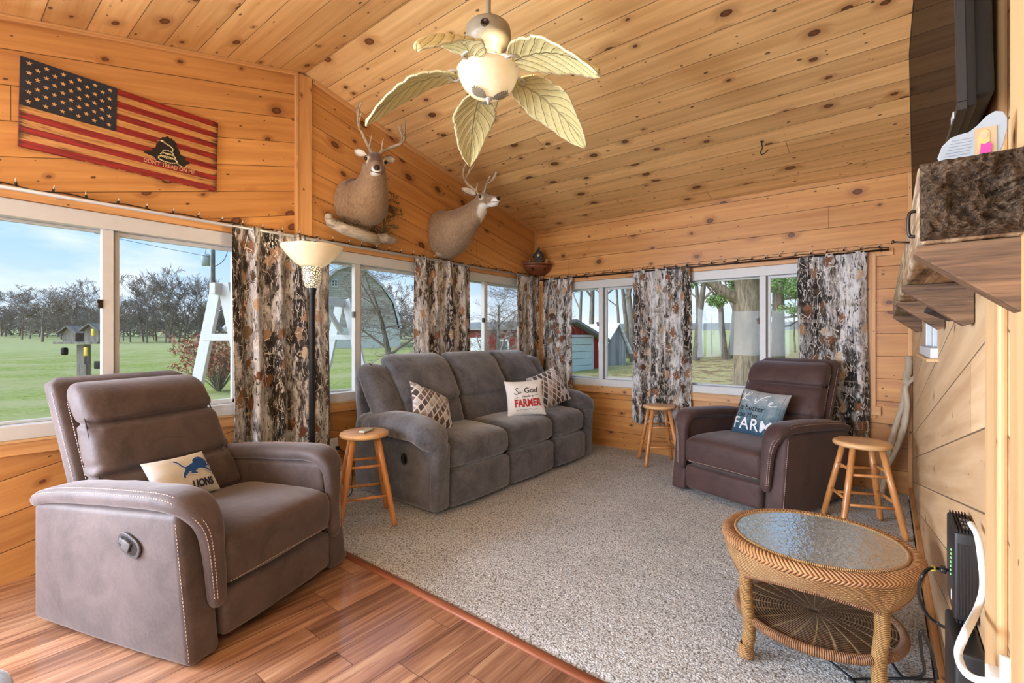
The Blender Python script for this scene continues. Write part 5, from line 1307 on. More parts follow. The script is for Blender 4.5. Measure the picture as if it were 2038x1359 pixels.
def deer(name, label, wall_yz, path, head_dir, head_pos, roll, antlers, antler_mat, ear_pose, seed, lo, hi, white=True, wide=1.0, dark=None):
    y0, z0 = wall_yz
    t = thing(name, label, 'mounted deer head', (XA, y0, z0))
    f = Vector(head_dir).normalized(); sd = Vector((0, 0, 1)).cross(f).normalized(); up = f.cross(sd).normalized()
    q = Matrix.Rotation(roll, 3, f); sd, up = q @ sd, q @ up
    hp = Vector(head_pos)          # poll (between the antlers), local
    H = lambda a, b, c_: hp + f * a + sd * b + up * c_
    m = MB()
    P = spline([p[0] for p in path], 6); Q = spline([(p[1], p[2], 0) for p in path], 6); n = 28; vs = []; fs = []
    for i, c in enumerate(P):
        tg = (P[min(i + 1, len(P) - 1)] - P[max(i - 1, 0)]).normalized(); s = Vector((0, 1, 0)); s = (s - tg * s.dot(tg)).normalized(); u = tg.cross(s) * -1
        if u.z < 0: u = -u
        for k in range(n):
            an = 2 * PI * k / n; p = c + s * (Q[i].x * sgnpow(math.cos(an), .9)) + u * (Q[i].y * sgnpow(math.sin(an), .9)); p += Vector((0, 0, 1)) * nz(p, 6, .008)
            p.x = max(p.x, .002); vs.append(p)
    for i in range(len(P) - 1):
        for k in range(n): fs.append((i * n + k, i * n + (k + 1) % n, (i + 1) * n + (k + 1) % n, (i + 1) * n + k))
    fs.append(tuple(range(n))); fs.append(tuple((len(P) - 1) * n + k for k in range(n))); m.add(vs, fs)
    # skull and muzzle
    prof = [(-.075, 0, -.035, .030, .035), (-.055, 0, -.040, .062, .062), (-.02, 0, -.048, .078, .076), (.03, 0, -.058, .080, .078), (.075, 0, -.066, .070, .070), (.12, 0, -.078, .056, .060), (.165, 0, -.088, .046, .050), (.21, 0, -.096, .041, .044), (.245, 0, -.100, .039, .040), (.268, 0, -.102, .030, .030), (.276, 0, -.103, .012, .012)]
    prof = [(a * 1.0, b, c_, w * .92, h) for a, b, c_, w, h in prof]
    vs = []; fs = []; n2 = 24
    for a, b, c_, w, h in prof:
        for k in range(n2):
            an = 2 * PI * k / n2; vs.append(H(a, w * math.cos(an) * wide, c_ + h * math.sin(an)))
    for i in range(len(prof) - 1):
        for k in range(n2): fs.append((i * n2 + k, i * n2 + (k + 1) % n2, (i + 1) * n2 + (k + 1) % n2, (i + 1) * n2 + k))
    fs.append(tuple(range(n2))); fs.append(tuple((len(prof) - 1) * n2 + k for k in range(n2))); m.add(vs, fs)
    for s in (-1, 1): m.rcube(H(.055, s * .060, -.035), (.024, .024, .018), .018, 6)
    m.rcube(H(.19, 0, -.128), (.05, .030, .022), .02, 6)
    W_ = srgb(226, 222, 210); D_ = srgb(84, 62, 44)
    spots = []
    if dark: spots += [(tuple(H(.03, 0, .02)), .085, dark), (tuple(H(.12, 0, -.03)), .055, dark)]
    spots += [(tuple(H(.235, .02, -.125)), .05, W_), (tuple(H(.235, -.02, -.125)), .05, W_), (tuple(H(.16, 0, -.142)), .055, W_)]
    if white: spots += [(tuple(H(.05, 0, -.17)), .105, W_), (tuple(H(.02, .03, -.25)), .07, W_)]
    for s in (-1, 1): spots.append((tuple(H(.072, s * .07, -.042)), .034, srgb(206, 190, 164)))
    b = m.build('body', fur(name + '_fur_%d' % seed, lo, hi, spots), t)
    rm_ = b.modifiers.new('remesh', 'REMESH'); rm_.mode = 'VOXEL'; rm_.voxel_size = .0085; rm_.use_smooth_shade = True
    sm_ = b.modifiers.new('smooth', 'SMOOTH'); sm_.factor = .5; sm_.iterations = 5
    for s in (-1, 1):
        part('eye', m_eye, t, lambda q_: q_.lathe([(0, -.0155)] + [(.0155 * math.sin(PI * i / 10), -.0155 * math.cos(PI * i / 10)) for i in range(1, 10)] + [(0, .0155)], 14, M=Matrix.Translation(H(.068, s * .0735 * wide, -.038))))
        # ear : cupped leaf, pale inside
        ea = ear_pose[0 if s < 0 else 1]; d = (f * ea[0] + sd * (s * ea[1]) + up * ea[2]).normalized(); bt = (f * .9 - d * d.dot(f) * .9).normalized(); nr = d.cross(bt).normalized()
        L = ea[3] if len(ea) > 3 else .165
        def ear(mm, off, sc_):
            mm.grid(lambda a, b_: H(-.035, s * .062, -.008) + d * (L * a) + nr * ((b_ * 2 - 1) * (.030 + .1 * max(0, L - .12) * 3) * sc_ * math.sin(PI * min(1, a * .93 + .06)) ** .7) + bt * (off + .030 * (b_ * 2 - 1) ** 2 * (1 - .6 * a)), 12, 10)
        e = part('ear', fur('ear_fur_%s_%d_%d' % (name, seed, s), lo, hi, []), t, lambda mm: ear(mm, 0, 1), solid=.006)
        part('ear_lining', plain('pale_ear_fur', srgb(214, 206, 192), .9, nz=.2, nsc=30), e, lambda mm: ear(mm, .007, .84))
    part('nose', m_nose, t, lambda q_: (q_.rcube(H(.262, 0, -.092), (.020, .020, .022), .016, 8, None)))
    part('mouth_line', m_nose, t, lambda q_: q_.tube(spline([H(.20, -.040, -.118), H(.25, -.032, -.124), H(.272, 0, -.126), H(.25, .032, -.124), H(.20, .040, -.118)], 4), .0028, 5))
    for s, tines in zip((-1, 1), antlers):
        am = MB()
        beam_, subs = tines
        pts = spline([H(a, s * b_, c_) for a, b_, c_ in beam_], 6); am.tube(pts, [.0155 * (1 - .72 * (i / (len(pts) - 1)) ** 1.2) + .0015 for i in range(len(pts))], 9)
        for st in subs:
            pp = spline([H(a, s * b_, c_) for a, b_, c_ in st], 5); am.tube(pp, [.0105 * (1 - .85 * i / (len(pp) - 1)) + .001 for i in range(len(pp))], 8)
        am.build('antler', antler_mat, t)
    return t, H
beamL = [(-.03, .030, .01), (-.05, .055, .06), (-.07, .105, .14), (-.05, .145, .21), (-.01, .150, .30), (.03, .130, .36)]
subsL = [[(-.045, .05, .045), (-.01, .045, .10), (.0, .04, .15)], [(-.06, .125, .175), (.04, .14, .22), (.09, .13, .28)], [(-.03, .148, .25), (-.08, .16, .30), (-.09, .15, .36)]]
beamR = [(-.03, .030, .01), (-.05, .06, .05), (-.05, .12, .085), (-.02, .18, .12), (.04, .205, .16), (.10, .19, .20)]
subsR = [[(-.045, .05, .04), (-.01, .045, .09), (.0, .05, .14)], [(.0, .19, .13), (-.02, .19, .20), (-.015, .17, .27)], [(.05, .205, .165), (.03, .20, .24), (.05, .185, .31)], [(.05, .205, .165), (.08, .17, .20), (.09, .14, .25)]]
d1, H1 = deer('deer_mount', 'mounted deer head with dark face on a driftwood base, facing the room', (2.34, 2.40),
    [((0, -.01, .02), .215, .215), ((.05, -.01, .02), .215, .215), ((.15, -.01, .04), .19, .20), ((.24, -.02, .11), .135, .155), ((.31, -.05, .19), .10, .115), ((.365, -.085, .265), .082, .09)],
    (.82, -.50, -.34), (.415, -.105, .325), -.06, [(beamL, subsL), (beamR, subsR)], wood('dark_antler', srgb(120, 96, 72), srgb(196, 174, 142), rough=.55), [(-.45, 1, .10, .105), (-.45, 1, -.02, .10)], 1, srgb(108, 84, 62), srgb(158, 130, 100), False, 1.0, srgb(96, 70, 50))
beam2 = [(-.03, .030, .01), (-.07, .06, .07), (-.12, .115, .14), (-.11, .155, .23), (-.03, .165, .31), (.05, .14, .37)]
subs2 = [[(-.05, .05, .04), (-.02, .05, .09), (-.015, .05, .12)], [(-.12, .13, .17), (-.02, .15, .20), (.07, .14, .26)], [(-.06, .14, .18), (.01, .15, .24), (.03, .14, .29)]]
d2, H2 = deer('deer_mount', 'mounted deer head with white throat patch, turned towards the corner', (3.36, 2.35),
    [((0, -.02, -.01), .205, .245), ((.06, -.02, -.01), .21, .25), ((.16, .0, .02), .19, .215), ((.26, .05, .10), .135, .16), ((.34, .10, .19), .10, .118), ((.39, .135, .26), .082, .092)],
    (.90, -.22, .0), (.42, .13, .35), .0, [(beam2, subs2), (beam2, subs2)], m_antler, [(-.75, .75, .55, .16), (-.5, .9, .3, .15)], 2, srgb(122, 100, 78), srgb(172, 148, 120), True)
# tufts of legs below the chests
part('foreleg_stub', fur('leg_fur', srgb(150, 126, 100), srgb(204, 184, 156), []), d2, lambda m: (m.rcube((.05, -.10, -.205), (.04, .05, .05), .035, 8, None), m.tube([(.05, .10, -.17), (.035, .06, -.225), (.022, .04, -.252)], [.045, .03, .014], 12)))
m_drift = wood('driftwood', srgb(122, 108, 88), srgb(206, 196, 178), sc=1.4, rough=.85, ax='Y')
def driftlog(m, pts, rad, seed, n=12):
    P = spline(pts, 6); R = []
    for i in range(len(P)):
        q = i / (len(P) - 1) * (len(rad) - 1); k = min(int(q), len(rad) - 2); R.append(rad[k] + (rad[k + 1] - rad[k]) * (q - k))
    b = len(m.v); m.tube(P, R, n)
    for i in range(b, len(m.v)): m.v[i] += Vector((nz(m.v[i], 22, .008), nz(m.v[i] + Vector((9, 0, 0)), 30, .006), nz(m.v[i] + Vector((0, 9, 0)), 22, .010)))
part('driftwood_base', m_drift, d1, lambda m: (driftlog(m, [(.05, -.30, -.17), (.10, -.22, -.22), (.13, -.08, -.25), (.12, .06, -.265), (.09, .16, -.27)], [.035, .045, .05, .05, .03], 1), driftlog(m, [(.10, .10, -.25), (.12, .20, -.245), (.10, .30, -.24), (.07, .37, -.235)], [.03, .045, .035, .012], 2), driftlog(m, [(.06, -.30, -.13), (.07, -.295, -.18), (.10, -.26, -.2)], [.03, .035, .03], 3)))
rnd = random.Random(2)
for i in range(6):
    b0 = Vector((.10, .21 + .03 * rnd.random(), -.12 + .055 * i)); e = b0 + Vector((rnd.uniform(-.02, .06), rnd.uniform(.06, .17), rnd.uniform(-.03, .08))); S_ = spline([Vector((.10, .20, -.22)), b0, e], 4)
    gm = MB(); gm.tube(S_, .003, 5)
    for k in range(40):
        q = S_[rnd.randint(2, len(S_) - 1)].lerp(e, rnd.random() * .6); gm.tube([q, q + Vector((rnd.uniform(-1, 1), rnd.uniform(-.4, 1), rnd.uniform(-.6, .9))) * .030], .0018, 3, cap=False)
    gm.build('cedar_sprig', plain('dried_cedar', srgb(92, 98, 62), .9), d1)
rnd = random.Random(8); mo = MB()
for i in range(160):
    q = Vector((rnd.uniform(.05, .17), rnd.uniform(-.24, .24), -.21 + rnd.uniform(-.02, .05))); mo.tube(spline([q, q + Vector((rnd.uniform(-.03, .03), rnd.uniform(-.04, .04), rnd.uniform(0, .04))), q + Vector((rnd.uniform(-.04, .05), rnd.uniform(-.06, .06), rnd.uniform(-.03, .05)))], 3), .002, 3, cap=False)
mo.build('dry_moss', plain('dry_moss', srgb(108, 84, 54), .95, nz=.3), d1)

# ------------------------------------------------------------------ wooden flag
fl = thing('wooden_flag', 'wooden stars and stripes plaque with a coiled snake and motto', 'flag plaque', (XA + .004, .777, 2.514)); fl.rotation_euler = (PI / 2, 0, PI / 2); fl.rotation_euler.rotate(Euler((-.02, 0, 0)))
FW, FH = .935, .475
def flag_mat():
    k = T('flag_boards'); u, v, _ = k.sep(k.coord('UV')); s = k.math('DIVIDE', k.math('ADD', v, FH / 2), FH / 13); i = k.math('FLOOR', s)
    odd = k.math('MODULO', i, 2); n = k.noise(k.comb(k.math('MULTIPLY', u, 5), k.math('MULTIPLY', v, 60), i), 1.2, 4, .65); n2 = k.noise(k.comb(u, v, 0), 40, 3)
    red = k.mix(k.rng(n, .3, .65), srgb(98, 18, 20), srgb(160, 38, 36)); tan = k.mix(k.rng(n, .3, .65), srgb(156, 104, 54), srgb(204, 152, 90))
    col = k.mix(odd, red, tan)
    burn = k.noise(k.comb(k.math('MULTIPLY', u, 7), k.math('MULTIPLY', v, 45), 5), 1.1, 3, .6); col = k.mix(k.math('MULTIPLY', k.rng(burn, .60, .72), .8), col, srgb(52, 24, 18))
    ex = k.math('SUBTRACT', FW / 2, k.math('ABSOLUTE', u)); col = k.mix(k.rng(k.math('ADD', ex, k.math('MULTIPLY', k.math('SUBTRACT', n, .5), .12)), .035, -.005), col, srgb(40, 22, 18))
    fs = k.math('FRACT', s); g = k.rng(k.math('MINIMUM', fs, k.math('SUBTRACT', 1, fs)), .0, .05, 1, 0)
    return k.done(k.mix(k.math('MULTIPLY', g, .5), col, (.03, .012, .008)), .5, nrm=k.bump(k.math('SUBTRACT', n, g), .3, .004))
part('striped_board', flag_mat(), fl, lambda m: m.rcube((0, 0, .010), (FW / 2, FH / 2, .010), .003, 6))
cw, chh = FW * .425, FH * 7 / 13
part('canton', wood('navy_stained_wood', srgb(20, 24, 34), srgb(38, 44, 58), ax='X', rough=.6), fl, lambda m: m.box((-FW / 2 + cw / 2, FH / 2 - chh / 2, .021), (cw, chh, .004)))
m_starwood = plain('pale_carved_wood', srgb(206, 160, 102), .6); m_cream = plain('cream_paint', srgb(222, 206, 158), .6); m_char = plain('charred_wood', srgb(28, 18, 14), .7, nz=.3)
st = MB()
for rr_ in range(9):
    for cc in range(6 if rr_ % 2 == 0 else 5):
        x = -FW / 2 + cw * ((cc * 2 + 1 + (rr_ % 2)) / 12.0); y = FH / 2 - chh * ((rr_ + 1) / 10.0)
        pts = [((.0125 if i % 2 == 0 else .0052) * math.sin(i * PI / 5), (.0125 if i % 2 == 0 else .0052) * math.cos(i * PI / 5)) for i in range(10)]
        st.prism(pts, .0016, TR((x, y, .023)))
st.build('stars', m_starwood, fl)
SXc, SYc = FW * (-.5 + .70), FH * (-.5 + .37)
pts = []; rnd = random.Random(6)
for i in range(44):
    an = 2 * PI * i / 44; rx, ry = (.088 if math.sin(an) < 0 else .060), .078; j = rnd.uniform(.86, 1.12); rx *= 1.2; pts.append((SXc + .0 + rx * math.cos(an) * j * (1.25 if math.sin(an) < -.3 else .85), SYc + .012 + ry * 1.12 * math.sin(an) * j))
part('scorched_patch', m_char, fl, lambda m: m.prism(pts, .0012, TR((0, 0, .0205))))
def snake(m):
    z = .0235
    for cy, rx, ry, r0 in ((-.043, .050, .018, .0075), (-.020, .040, .015, .0070), (.0015, .029, .012, .0062)):
        P = [(SXc + rx * math.cos(q * 2 * PI / 26), SYc + cy + ry * math.sin(q * 2 * PI / 26), z) for q in range(26)]
        dashes(m, P + [P[0]], .0095, r0 * .55, .72)
    P = spline([(SXc + .020, SYc + .010, z), (SXc + .026, SYc + .030, z), (SXc + .010, SYc + .046, z), (SXc - .012, SYc + .054, z), (SXc - .026, SYc + .064, z)], 7); dashes(m, P, .008, .0038, .75)
    m.tube([(SXc - .024, SYc + .062, z), (SXc - .034, SYc + .066, z), (SXc - .040, SYc + .064, z)], [.005, .006, .002], 6); m.tube([(SXc - .040, SYc + .062, z), (SXc - .058, SYc + .058, z)], .0012, 4)
    P = spline([(SXc + .046, SYc - .048, z), (SXc + .066, SYc - .062, z), (SXc + .092, SYc - .064, z), (SXc + .104, SYc - .050, z)], 7); dashes(m, P, .007, .0030, .75)
part('coiled_snake', m_cream, fl, snake)
text_part('motto', "DON'T TREAD ON ME", .034, plain('faded_lettering', srgb(206, 150, 118), .7), fl, lambda x, y, z: (SXc + .012 + x * .80, SYc - .083 + y, .0212 + z), extrude=.0008, bold=.0007)

# ------------------------------------------------------------------ corner shelf and ornaments
def onY(u, v, Y): k = (u - 1019.) / FP; d = Y / (CW + SW * k); return Vector((d * (-SW + CW * k), Y, HC + (671. - v) / FP * d))
def onX(u, v, X): k = (u - 1019.) / FP; d = X / (-SW + CW * k); return Vector((X, d * (CW + SW * k), HC + (671. - v) / FP * d))
m_shelf = wood('dark_red_shelf_wood', srgb(92, 46, 26), srgb(148, 84, 48), ax='X', rough=.4)
cs = thing('corner_shelf', 'small dark wooden shelf high in the corner', 'shelf', (XA + .03, YB - .03, 2.19)); 
part('board', m_shelf, cs, lambda m: m.prism([(0, 0), (0, -.27), (.03, -.285)] + [(.285 * math.sin(q * PI / 16), -.285 * math.cos(q * PI / 16)) for q in range(1, 8)] + [(.285, -.03), (.27, 0)], .018), bevel=.004)
part('apron', m_shelf, cs, lambda m: m.grid(lambda a, b: (.24 * math.sin(a * PI / 2) * (1 - .55 * (1 - b) ** 2), -.24 * math.cos(a * PI / 2) * (1 - .55 * (1 - b) ** 2), -.125 * (1 - b)), 20, 8), solid=.012)
part('heart_cutout', m_char, cs, lambda m: [m.rcube((.243 * math.sin(q), -.243 * math.cos(q), -.055), (.010, .010, .018), .009, 5) for q in (.45, 1.12)])
hs = thing('house_ornament', 'dark little house ornament with a pale clock face on the corner shelf', 'ornament', (XA + .16, YB - .16, 2.209), math.radians(38.58)); m_dkorn = plain('dark_glazed_ornament', srgb(46, 42, 38), .5, nz=.4, nsc=30, bump=.5)
part('house', m_dkorn, hs, lambda m: m.prism([(-.055, 0), (.055, 0), (.055, .085), (0, .165), (-.055, .085)], .08, TR((0, -.04, 0)), axis='Y'), bevel=.006)
part('roof', m_dkorn, hs, lambda m: [m.box((0, 0, 0), (.115, .10, .012), TR((k * .034, 0, .128), (0, k * .96, 0))) for k in (-1, 1)])
part('clock_face', m_cream, hs, lambda m: m.lathe([(0, .004), (.017, .004), (.017, 0), (0, 0)], 20, M=TR((0, -.041, .095), (PI / 2, 0, 0))))
part('chimney', m_dkorn, hs, lambda m: m.box((.012, 0, .175), (.02, .02, .05)))
for k, (lab, du, col) in enumerate((('tiny grey figurine left of the house ornament', -.105, srgb(112, 104, 96)), ('tiny pale figurine right of the house ornament', .105, srgb(176, 146, 122)))):
    q = thing('figurine', lab, 'figurine', (XA + .16 + du * .78, YB - .16 + du * .62, 2.209)); mm_ = plain('figurine_glaze_%d' % k, col, .5, nz=.3)
    part('figure_body', mm_, q, lambda m: m.lathe([(0, 0), (.022, 0), (.024, .012), (.015, .03), (.009, .038)], 14)); part('figure_head', mm_, q, lambda m: m.lathe([(0, .034)] + [(.014 * math.sin(PI * i / 8), .049 - .014 * math.cos(PI * i / 8)) for i in range(1, 8)] + [(0, .063)], 14))
t = thing('ceiling_hook', 'small steel hook screwed into the sloping ceiling', 'hook', (-.772, 4.16, ceil(4.16) - .002))
part('hook_rod', m_bronze, t, lambda m: m.tube(spline([(0, 0, 0), (0, 0, -.03), (.006, 0, -.045), (0, 0, -.06), (-.008, 0, -.085), (0, 0, -.104), (.02, 0, -.098), (.045, .0, -.078)], 5), .0045, 7))
part('hook_plate', m_bronze, t, lambda m: m.lathe([(0, -.004), (.012, -.004), (.014, 0)], 14))

# leaning driftwood branch
t = thing('driftwood_branch', 'pale bare driftwood branch leaning in the right corner', 'branch'); m_branch = wood('pale_branch', srgb(150, 132, 110), srgb(206, 192, 170), sc=.8, rough=.85)
B1 = [onY(1752, 982, 4.70), onY(1766, 930, 4.76), onY(1784, 895, 4.80), onY(1800, 845, 4.83), onY(1805, 800, 4.85), onY(1803, 770, 4.87), onY(1822, 752, 4.89)]; B1[0].z = .012
B2 = [onY(1745, 978, 4.74), onY(1758, 935, 4.78), onY(1773, 880, 4.81), onY(1784, 845, 4.84), onY(1797, 800, 4.87), onY(1806, 750, 4.90), onY(1810, 708, 4.915)]; B2[0].z = .012
m = MB(); driftlog(m, B1, [.024, .018, .020, .022, .020, .018, .018], 1, 14); m.build('main_stem', m_branch, t)
m = MB(); driftlog(m, B2, [.026, .019, .028, .020, .019, .025, .028], 2, 14); m.build('side_stem', m_branch, t)
# ------------------------------------------------------------------ television, beam mantel and what stands on it
tv = thing('television', 'large black flat television on the right wall above the beam', 'television', (.091, 1.925, 2.11)); tv.rotation_euler = (0, -.017, 0)
def dark_screen():
    k = T('dark_screen'); d = k.node('ShaderNodeBsdfDiffuse', {0: (.006, .005, .005, 1)}); g = k.node('ShaderNodeBsdfGlossy', {0: (.17, .16, .15, 1), 'Roughness': .07})
    a_ = k.node('ShaderNodeAddShader'); k.t.links.new(d.outputs[0], a_.inputs[0]); k.t.links.new(g.outputs[0], a_.inputs[1])
    o_ = k.node('ShaderNodeOutputMaterial'); k.t.links.new(a_.outputs[0], o_.inputs[0]); return k.m
m_screen = dark_screen()
m_tvblack = plain('television_black', (.004, .004, .004), .6)
part('screen', m_screen, tv, lambda m: m.box((0, 0, 0), (.004, 1.63, .86)))
part('bezel', m_black, tv, lambda m: (m.box((.003, 0, .436), (.012, 1.652, .014)), m.box((.003, 0, -.436), (.012, 1.652, .014)), m.box((.003, .821, 0), (.012, .010, .86)), m.box((.003, -.821, 0), (.012, .010, .86))))
part('back_case', m_tvblack, tv, lambda m: (m.rcube((.0115, 0, 0), (.010, .822, .440), .004, 4), m.rcube((.029, 0, -.20), (.018, .80, .22), .012, 4)))
part('silver_badge', m_steel, tv, lambda m: m.box((-.003, -.76, -.433), (.003, .035, .012)))
part('wall_mount', m_black_matte, tv, lambda m: (m.box((.058, .2, -.02), (.03, .04, .4)), m.box((.058, -.2, -.02), (.03, .04, .4)), m.box((.072, 0, 0), (.006, .6, .12))))
def rotten():
    k = T('old_barn_beam'); c = k.coord('Object'); n = k.noise(c, 60, 5, .75, 1.2); n2 = k.noise(c, 260, 4, .7); n3 = k.noise(k.map(c, (22, 2.2, 22)), 2, 4, .7)
    col = k.ramp(k.math('ADD', k.math('MULTIPLY', n, .55), k.math('MULTIPLY', n2, .45)), [(.36, srgb(26, 20, 16)), (.46, srgb(78, 63, 50)), (.56, srgb(122, 101, 80)), (.70, srgb(162, 140, 114))])
    return k.done(col, .95, nrm=k.bump(k.math('ADD', n, n2), 1.0, .012), spec=.1)
m_rotten = rotten()
def hewn():
    k = T('hewn_barn_wood'); c = k.coord('Object'); n3 = k.noise(k.map(c, (30, 2.0, 30)), 2, 5, .7, .4); n = k.noise(c, 12, 3)
    col = k.ramp(k.math('ADD', k.math('MULTIPLY', n3, .7), k.math('MULTIPLY', n, .3)), [(.32, srgb(70, 54, 40)), (.5, srgb(146, 122, 94)), (.66, srgb(196, 178, 150))])
    return k.done(col, .9, nrm=k.bump(n3, .9, .008), spec=.15)
m_hewn = hewn(); m_oldboard = wood('old_brown_board', srgb(58, 40, 27), srgb(136, 102, 70), sc=2.4, rough=.75, ax='X')
mt = thing('beam_mantel', 'rough hewn old barn beam shelf held by triangular brackets on the right wall', 'mantel shelf', (.103, .88, 1.4715))
def bw_(q):
    d = Vector((nz(q, 18, .004) + nz(q, 60, .0015), 0, nz(q + Vector((5, 0, 0)), 14, .005) + nz(q + Vector((5, 0, 0)), 60, .0015)))
    if q.x > .062: d.x = 0
    return q + d
part('beam', m_hewn, mt, lambda m: m.rcube((0, 1.50, 0), (.066, 1.485, .0555), .008, 40, bw_))
def endw(a, b):
    x, z = -.0655 + .131 * a, -.0548 + .1096 * b
    e = min(a, 1 - a, b, 1 - b); w = min(1, e / .06)
    y = -.010 + (-.018 * mnoise.noise(Vector((x * 38, z * 38, 2))) - .010 * mnoise.noise(Vector((x * 110, z * 110, 5))) + .016 * math.exp(-((x + .005) / .025) ** 2 - ((z + .005) / .025) ** 2) - .004) * w + (1 - w) * .016
    if abs((z - .35 * x + .004)) < .004 and x > .0: y += .012
    return (x, y, z)
part('rotten_end_grain', m_rotten, mt, lambda m: m.grid(endw, 110, 110, flip=False))
for y in (.03, .70, 1.42, 2.85):
    part('bracket', m_oldboard, mt, lambda m: m.prism([(-.068, -.057), (.0645, -.057), (.0645, -.157), (.046, -.164), (-.071, -.069)], .052, TR((0, y, 0)), axis='Y'), bevel=.002)
part('nail', m_bronze, mt, lambda m: (m.tube([(-.062, .24, -.02), (-.092, .235, -.016)], .0018, 6), m.tube([(-.092, .235, -.016), (-.094, .2345, -.0157)], .0038, 8)))
part('iron_staple', m_bronze, mt, lambda m: m.tube(spline([(-.066, .10, .008), (-.074, .10, .004), (-.074, .10, -.028), (-.066, .10, -.032)], 4), .0028, 6))
pq = thing('picture_plaque', 'white heart-edged keepsake plaque with a small photo on the beam', 'plaque', (.095, .925, 1.5295), math.radians(4))
sh_ = [(-.031, 0), (-.036, .012), (-.031, .028), (-.022, .038), (-.012, .041), (-.003, .042), (.006, .049), (.015, .060), (.024, .065), (.032, .062), (.036, .052), (.036, .038), (.032, .016), (.026, 0)]
part('plate', plain('pale_blue_white', srgb(150, 160, 166), .5), pq, lambda m: m.prism(sh_, .004, axis='Y'), bevel=.001)
part('verse_lines', plain('grey_ink', srgb(150, 152, 158), .7), pq, lambda m: [m.box((-.016 + .0012 * i, -.0006, .012 + .0042 * i), (.026 - .001 * i, .0012, .0011), TR((0, 0, 0), (0, -.0, 0))) for i in range(6)])
ph = part('photo_print', plain('tan_photo', srgb(176, 150, 118), .4), pq, lambda m: m.box((.014, -.0008, .024), (.022, .0012, .040)))
part('pictured_hair', plain('blond_print', srgb(206, 168, 108), .5), ph, lambda m: m.prism([(.007, .012), (.006, .030), (.010, .040), (.015, .041), (.018, .036), (.018, .024), (.015, .016)], .0008, TR((0, -.0022, 0)), axis='Y'))
part('pictured_face', plain('skin_print', srgb(214, 160, 132), .5), ph, lambda m: m.prism([(.0125 + .0034 * math.cos(q), .0325 + .0048 * math.sin(q)) for q in [i * PI / 7 for i in range(14)]], .0008, TR((0, -.0029, 0)), axis='Y'))
part('pictured_top', plain('pink_print', srgb(222, 60, 138), .5), ph, lambda m: m.prism([(.008, .006), (.019, .006), (.020, .018), (.017, .023), (.0125, .020), (.009, .022)], .0008, TR((0, -.0029, 0)), axis='Y'))
# small black box hung under the beam
bx = thing('black_box', 'small black electronic box tucked under the beam between two brackets', 'device', (.128, 1.75, 1.348)); bx.rotation_euler = (0, .45, .2)
part('case', m_black, bx, lambda m: m.rcube((0, 0, 0), (.032, .055, .012), .004, 5)); part('pale_mark', m_white, bx, lambda m: [m.rcube((-.008 + .009 * i, -.056, -.001 + .003 * (i % 2)), (.0032, .0012, .004), .001, 3) for i in range(3)])
part('cable_loop', m_black, bx, lambda m: m.tube(spline([(-.03, .02, .0), (-.055, .0, .02), (-.06, .03, .035), (-.03, .05, .03), (-.01, .04, .012)], 6), .002, 6))

# ------------------------------------------------------------------ wicker table
def wicker(name, lo, hi, su, sv, mode='basket'):
    k = T(name); u, v, _ = k.sep(k.coord('UV')); n = k.noise(k.comb(u, v, 0), 14, 3); n2 = k.noise(k.comb(k.math('MULTIPLY', u, 30), k.math('MULTIPLY', v, 160), 0), 1, 2)
    a = k.math('MULTIPLY', u, su); b = k.math('MULTIPLY', v, sv)
    if mode == 'basket':
        par = k.math('MODULO', k.math('FLOOR', k.math('ABSOLUTE', b)), 2); sh = k.math('ADD', a, k.math('MULTIPLY', par, .5))
        h1 = k.math('ABSOLUTE', k.math('SINE', k.math('MULTIPLY', sh, PI))); h2 = k.math('ABSOLUTE', k.math('SINE', k.math('MULTIPLY', b, PI)))
        h = k.math('MULTIPLY', k.math('ADD', k.math('MULTIPLY', h1, .6), .4), h2)
    elif mode == 'herring':
        f = k.math('PINGPONG', b, 1); h = k.math('ABSOLUTE', k.math('SINE', k.math('MULTIPLY', k.math('ADD', a, k.math('MULTIPLY', f, 2.2)), PI)))
    else: h = k.math('ABSOLUTE', k.math('SINE', k.math('MULTIPLY', a, PI)))
    col = k.mix(k.rng(k.math('ADD', k.math('MULTIPLY', n, .6), k.math('MULTIPLY', n2, .4)), .3, .7), lo, hi)
    col = k.mix(k.rng(h, .0, .55), tuple(c * .22 for c in lo), col)
    return k.done(col, .5, nrm=k.bump(h, .9, .006), spec=.4)
m_wick = wicker('wicker_weave', srgb(178, 130, 84), srgb(222, 180, 128), 55, 150); m_wrim = wicker('wicker_herringbone', srgb(160, 108, 70), srgb(212, 162, 110), 70, 22, 'herring')
m_wrap = wicker('wrapped_cane', srgb(176, 130, 78), srgb(220, 178, 118), 165, 1, 'ring'); m_wdark = wicker('dark_wrapped_cane', srgb(122, 84, 60), srgb(186, 138, 98), 150, 1, 'ring')
TX, TY = -.222, 2.245
tb = thing('wicker_table', 'round wicker coffee table with a pebbled glass top and a lower shelf', 'table', (TX, TY, .0125), math.radians(20))
ex, ey = 1.03, .975
part('rim', m_wrim, tb, lambda m: m.grid(lambda a, b: ((.308 + .027 * math.cos(2 * PI * b)) * math.cos(2 * PI * a) * ex, (.308 + .027 * math.cos(2 * PI * b)) * math.sin(2 * PI * a) * ey, .440 + .024 * math.sin(2 * PI * b)), 96, 20, cu=True, cv=True, uvf=lambda a, b: (a * 2 * PI * .31, b * .16)))
part('rim_bead', m_wrap, tb, lambda m: m.grid(lambda a, b: ((.283 + .007 * math.cos(2 * PI * b)) * math.cos(2 * PI * a) * ex, (.283 + .007 * math.cos(2 * PI * b)) * math.sin(2 * PI * a) * ey, .459 + .007 * math.sin(2 * PI * b)), 96, 8, cu=True, cv=True, uvf=lambda a, b: (a * 2 * PI * .28, b)))
